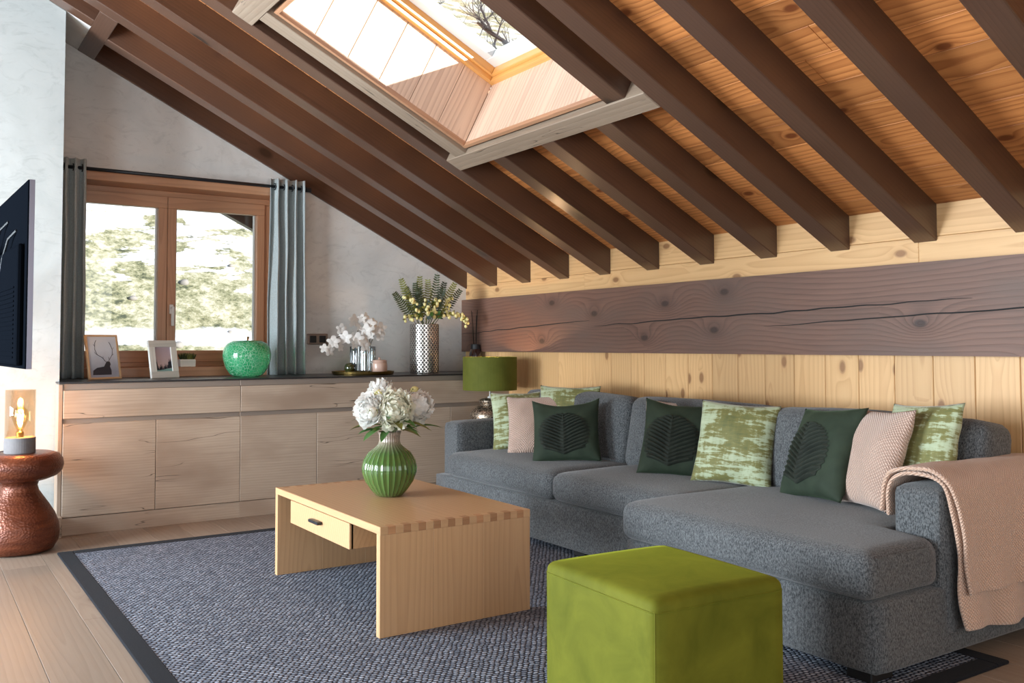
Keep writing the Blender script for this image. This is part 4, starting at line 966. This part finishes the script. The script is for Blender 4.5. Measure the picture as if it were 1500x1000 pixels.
leaf((.03, -.02, .16), (.1, -.1, 1), .11, .02); leaf((.05, .0, .15), (.35, -.1, 1), .10, .016); leaf((.10, -.05, .06), (1, -.35, .25), .15, .024); leaf((-.08, -.06, .06), (-1, -.5, -.1), .12, .02)
for i in range(7):
    a = i*.9; bm = bmesh.new(); tube(bm, [(.015*math.cos(a), .015*math.sin(a), -.2), (.02*math.cos(a+.5), .02*math.sin(a+.5), .03), (.07*math.cos(a), .06*math.sin(a)-.03, .12)], .003, 5); finish(bm, 'stem', M_stem, pb)

# ------------------------------------------------------------------ ottoman
ot = empty('ottoman', (-2.085, -4.70, 0), math.radians(-3), 'square olive green velvet pouf in front of the chaise', 'pouf')
OW, OL, OH = .50, .555, .445
bm = bmesh.new(); softbox(bm, OW, OL, OH, .028, 12, top=.012, M=Matrix.Translation((0, 0, OH/2+.011))); finish(bm, 'cube_body', M_olive, ot, smooth=True)
def seam_rect(w_, l_, z, r, cr):
    pts = []
    for cx_, cy_, a0 in ((w_/2-cr, l_/2-cr, 0), (-w_/2+cr, l_/2-cr, 90), (-w_/2+cr, -l_/2+cr, 180), (w_/2-cr, -l_/2+cr, 270)):
        for k_ in range(5): a = math.radians(a0+k_*22.5); pts.append((cx_+cr*math.cos(a), cy_+cr*math.sin(a), z))
    return pts+[pts[0]]
bm = bmesh.new(); tube(bm, seam_rect(OW+.001, OL+.001, OH-.022, 0, .03), .0022, 5, False); finish(bm, 'top_seam', M_olive, ot, smooth=True)
for sx in (-1, 1):
    for sy in (-1, 1): bm = bmesh.new(); tube(bm, [(sx*(OW/2-.0085), sy*(OL/2-.0085), .03), (sx*(OW/2-.0085), sy*(OL/2-.0085), OH-.02)], .002, 5); finish(bm, 'corner_seam', M_olive, ot)

# ------------------------------------------------------------------ sofa
sf = empty('corner_sofa', (-.55, -3.15, .013), 0, 'long slate blue tweed sofa with a chaise along the pine wall', 'sofa')
so_ = Vector(sf.location)
def sbox(name, x0, x1, y0, y1, z0, z1, r, n=8, top=0, front=0, wob=.0, rot=None, mat=M_sofa, par=sf, seed=0):
    bm = bmesh.new(); softbox(bm, x1-x0, y1-y0, z1-z0, r, n, top=top, front=front, wob=wob, seed=seed)
    c = Vector(((x0+x1)/2, (y0+y1)/2, (z0+z1)/2))-so_
    return finish(bm, name, mat, par, mw=Matrix.Translation(c) @ (rot or Matrix.Identity(4)), smooth=True)
sbox('base', -1.045, -.08, -3.70, -1.36, .045, .29, .018, 8)
sbox('chaise_base', -1.352, -.08, -4.945, -3.68, .045, .292, .02, 8)
sbox('arm', -.975, -.07, -1.53, -1.345, .045, .632, .03, 8, top=.01)
sbox('arm', -.972, -.07, -4.95, -4.755, .10, .632, .03, 8, top=.01)
sbox('back_frame', -.26, -.06, -4.945, -1.35, .05, .66, .05, 8)
sbox('seat_cushion', -1.062, -.30, -2.706, -1.528, .285, .445, .055, 12, top=.02, front=.015, wob=.004, seed=1)
sbox('seat_cushion', -1.062, -.30, -3.73, -2.704, .285, .445, .055, 12, top=.022, front=.015, wob=.004, seed=2)
# chaise cushion: wraps in front of the near arm
bm = bmesh.new(); softbox(bm, 1.08, 1.27, .165, .05, 30, top=.016, front=.012, wob=.004, seed=3)
for v in bm.verts:
    if v.co.x > -.155 and v.co.y < -.2:      # behind the arm's front the cushion stops at the arm
        v.co.y = -.2+(v.co.y+.2)*(.235/.435)
    v.co += Vector((-.838, -4.306, .372))-so_
finish(bm, 'chaise_cushion', M_sofa, sf, smooth=True)
for (a, b, sd_) in ((-2.655, -1.54, 5), (-3.715, -2.66, 6), (-4.82, -3.722, 7)):
    sbox('back_cushion', -.475, -.225, a, b, .40, .832, .062, 14, top=.014, front=.03, wob=.007, rot=RY(math.radians(10)), seed=sd_)
for xx, yy in ((-.95, -1.42), (-.15, -1.42), (-1.27, -4.86), (-1.27, -3.78), (-.15, -4.86), (-.95, -2.9), (-.15, -2.9)):
    bm = bmesh.new(); bbox(bm, xx-.06, xx+.06, yy-.05, yy+.05, .0, .06, .004, mat=Matrix.Translation(-Vector((so_.x, so_.y, 0)))); finish(bm, 'foot', M_footb, sf)
bm = bmesh.new(); sq = [(-1.3795, -4.925, .44), (-1.384, -4.6, .447), (-1.384, -4.2, .449), (-1.384, -3.9, .447), (-1.3795, -3.69, .44)]
tube(bm, [Vector(p)-so_ for p in [(-1.34, -4.944, .436), (-1.20, -4.946, .440), (-1.04, -4.944, .438)]], .0022, 5); finish(bm, 'seam', M_sofa, sf)

# throw pillows
def pillow(name, label, loc, yawd, lean, w_, h_, t_, mat, group, roll=0, leafy=False, dent=0, seed=0):
    Mx = Matrix.Translation(loc) @ RZ(math.radians(yawd)) @ RX(math.radians(-lean)) @ RY(math.radians(roll))
    n = 22
    def P(u, v, s):
        au, av = abs(u), abs(v)
        pin = 1-.07*(1-av**2)*au**3; pin2 = 1-.07*(1-au**2)*av**3
        th_ = t_/2*((1-au**2.6)*(1-av**2.6))**.55
        th_ *= 1+.16*noise.noise(Vector((u*1.6+seed, v*1.6, s*2+seed)))
        x, z = u*w_/2*pin, v*h_/2*pin2
        y = -s*th_
        if dent and v > 0: z -= dent*(1-au**2)*v**2
        y += .012*noise.noise(Vector((u*2.2+seed*2, v*2.2, 5)))
        return Vector((x, y, z+h_/2))
    bm = bmesh.new(); gr = {}
    for s in (1, -1):
        for i in range(n+1):
            for j in range(n+1):
                edge = i in (0, n) or j in (0, n)
                if edge and s == -1: gr[(s, i, j)] = gr[(1, i, j)]; continue
                u, v = i/n*2-1, j/n*2-1
                u = math.copysign(1-(1-abs(u))**1.25, u); v = math.copysign(1-(1-abs(v))**1.25, v)
                gr[(s, i, j)] = bm.verts.new(P(u, v, s))
        for i in range(n):
            for j in range(n): bm.faces.new((gr[(s, i, j)], gr[(s, i+1, j)], gr[(s, i+1, j+1)], gr[(s, i, j+1)]))
    o = empty(name, loc, 0, label, 'cushion', group); o.matrix_world = Mx
    finish(bm, 'cover', mat, o, smooth=True)
    if leafy:   # pleated leaf stitched on the front
        bm = bmesh.new(); nt_, ns_ = 78, 14; rows = []; cu, cv = leafy
        for k_ in range(nt_+1):
            t = k_/nt_; row = []; fr = (t*13) % 1
            Wd = .80*math.sin(math.pi*(.13+.87*t)**.72)**.7*(1-.13*fr)
            for i in range(ns_+1):
                q_ = i/ns_*2-1; aq = abs(q_)
                u = cu+q_*Wd; v = cv-.74+1.35*t+aq*.52*Wd-.10*aq*aq*(1-t)
                pl_ = abs(math.sin(math.pi*13*(t-.0*aq)))
                rid = .003+(.012*pl_*min(1, (1-aq)*6)*(.3+.7*min(1, aq*4)))+(.008 if aq < .06 else 0)
                p = P(max(-.96, min(.96, u)), max(-.96, min(.96, v)), 1); row.append(bm.verts.new(p+Vector((0, -rid, 0))))
            rows.append(row)
        for A, B in zip(rows[:-1], rows[1:]):
            for i in range(ns_): bm.faces.new((A[i], A[i+1], B[i+1], B[i]))
        finish(bm, 'leaf_applique', M_leafap, o)
    return o
ZS = .452
GP = 'throw cushions on the sofa'
pillow('throw_pillow', 'distressed green velvet cushion against the sofa arm near the lamp', (-.60, -1.76, ZS-.005), -30, 20, .40, .41, .14, M_dist, GP, roll=-2, seed=1)
pillow('throw_pillow', 'distressed green velvet cushion tucked behind a leaf cushion', (-.53, -2.13, ZS+.03), -58, 16, .42, .42, .10, M_dist, GP, seed=2)
pillow('throw_pillow', 'blush waffle cushion between a patterned and a leaf cushion', (-.67, -2.04, ZS-.003), -38, 20, .40, .395, .13, M_pink, GP, roll=-2, seed=3)
pillow('throw_pillow', 'dark green velvet leaf cushion on the seat nearest the lamp', (-.76, -2.46, ZS+.002), -44, 18, .415, .385, .14, M_dgreen, GP, roll=-3, leafy=(-.04, -.10), dent=.03, seed=4)
pillow('throw_pillow', 'blush cushion almost hidden behind the middle leaf cushion', (-.53, -3.14, ZS), -60, 20, .42, .41, .12, M_pink, GP, seed=5)
pillow('throw_pillow', 'dark green velvet leaf cushion in the middle of the sofa', (-.66, -3.27, ZS+.002), -52, 22, .41, .425, .15, M_dgreen, GP, roll=4, leafy=(-.16, -.10), dent=.02, seed=6)
pillow('throw_pillow', 'distressed green velvet cushion beside the middle leaf cushion', (-.63, -3.63, ZS), -64, 18, .41, .425, .14, M_dist, GP, roll=3, seed=7)
pillow('throw_pillow', 'dark green velvet leaf cushion turned on the chaise', (-.70, -4.16, ZS+.012), -104, 25, .41, .44, .14, M_dgreen, GP, roll=-5, leafy=(-.24, -.06), seed=8)
pillow('throw_pillow', 'blush waffle cushion on the chaise beside a leaf cushion', (-.69, -4.40, ZS+.014), -112, 22, .40, .44, .14, M_pink, GP, roll=-3, seed=9)
pillow('throw_pillow', 'distressed green velvet cushion behind the draped throw', (-.585, -4.60, ZS+.05), -100, 16, .36, .42, .12, M_dist, GP, roll=-4, seed=10)

# throw blanket over the near arm
th_ = empty('throw_blanket', (-.62, -4.85, .65), 0, 'blush waffle fleece throw draped over the sofa arm beside the chaise', 'blanket'); to = Vector(th_.location)
def drape(xa, xb, path, nm, dz, hem, seed):
    bm = bmesh.new(); nu, nv = 46, 60; P_ = [Vector(p) for p in path]; ls = [0]
    for a, b in zip(P_[:-1], P_[1:]): ls.append(ls[-1]+(b-a).length)
    def at(t):
        s_ = t*ls[-1]
        for i in range(len(ls)-1):
            if s_ <= ls[i+1]+1e-9: return P_[i].lerp(P_[i+1], (s_-ls[i])/(ls[i+1]-ls[i]))
        return P_[-1]
    rows = []
    for j in range(nv+1):
        t = j/nv; a, b, c = at(max(0, t-.03)), at(t), at(min(1, t+.03)); p = (a+b*2+c)/4; tn = (c-a); nrm = Vector((tn.y*0-tn.y, tn.x, 0)).normalized() if tn.length else Vector((0, 1, 0))
        nrm = Vector((tn[1], -tn[0])).normalized(); row = []
        for i in range(nu+1):
            u = i/nu; x = xa+(xb-xa)*u
            dn = dz+.012*noise.noise(Vector((x*5+seed, t*5, 1)))+.010*max(0, t-.45)*math.sin(x*24+3*t+seed)*2
            x2 = x+.02*noise.noise(Vector((t*4, seed, 2)))+(.10*max(0, t-.5))*(1-u)
            y, z = p[0]-nrm[0]*dn*-1, p[1]+nrm[1]*dn*-1
            z += (-.04*u+.03*noise.noise(Vector((x*4, 9, seed))))*max(0, t-.85)*5*hem
            row.append(bm.verts.new(Vector((x2, y, z))-to))
        rows.append(row)
    for A, B in zip(rows[:-1], rows[1:]):
        for i in range(nu): bm.faces.new((A[i], A[i+1], B[i+1], B[i]))
    c = finish(bm, nm, M_throw, th_, smooth=True); m = c.modifiers.new('th', 'SOLIDIFY'); m.thickness = .016; m.offset = 0
    m = c.modifiers.new('ss', 'SUBSURF'); m.levels = 1; m.render_levels = 1
path = [(-4.722, .50), (-4.725, .60), (-4.745, .655), (-4.80, .675), (-4.90, .672), (-4.955, .645), (-4.978, .58), (-4.985, .40), (-4.99, .26), (-4.99, .125)]
drape(-.955, -.20, path, 'under_layer', .0, 1, 1)
path2 = [(-4.70, .515), (-4.705, .61), (-4.735, .675), (-4.80, .697), (-4.905, .694), (-4.972, .662), (-5.0, .58), (-5.008, .40), (-5.012, .262)]
drape(-.965, -.17, path2, 'top_layer', .0, .4, 4)
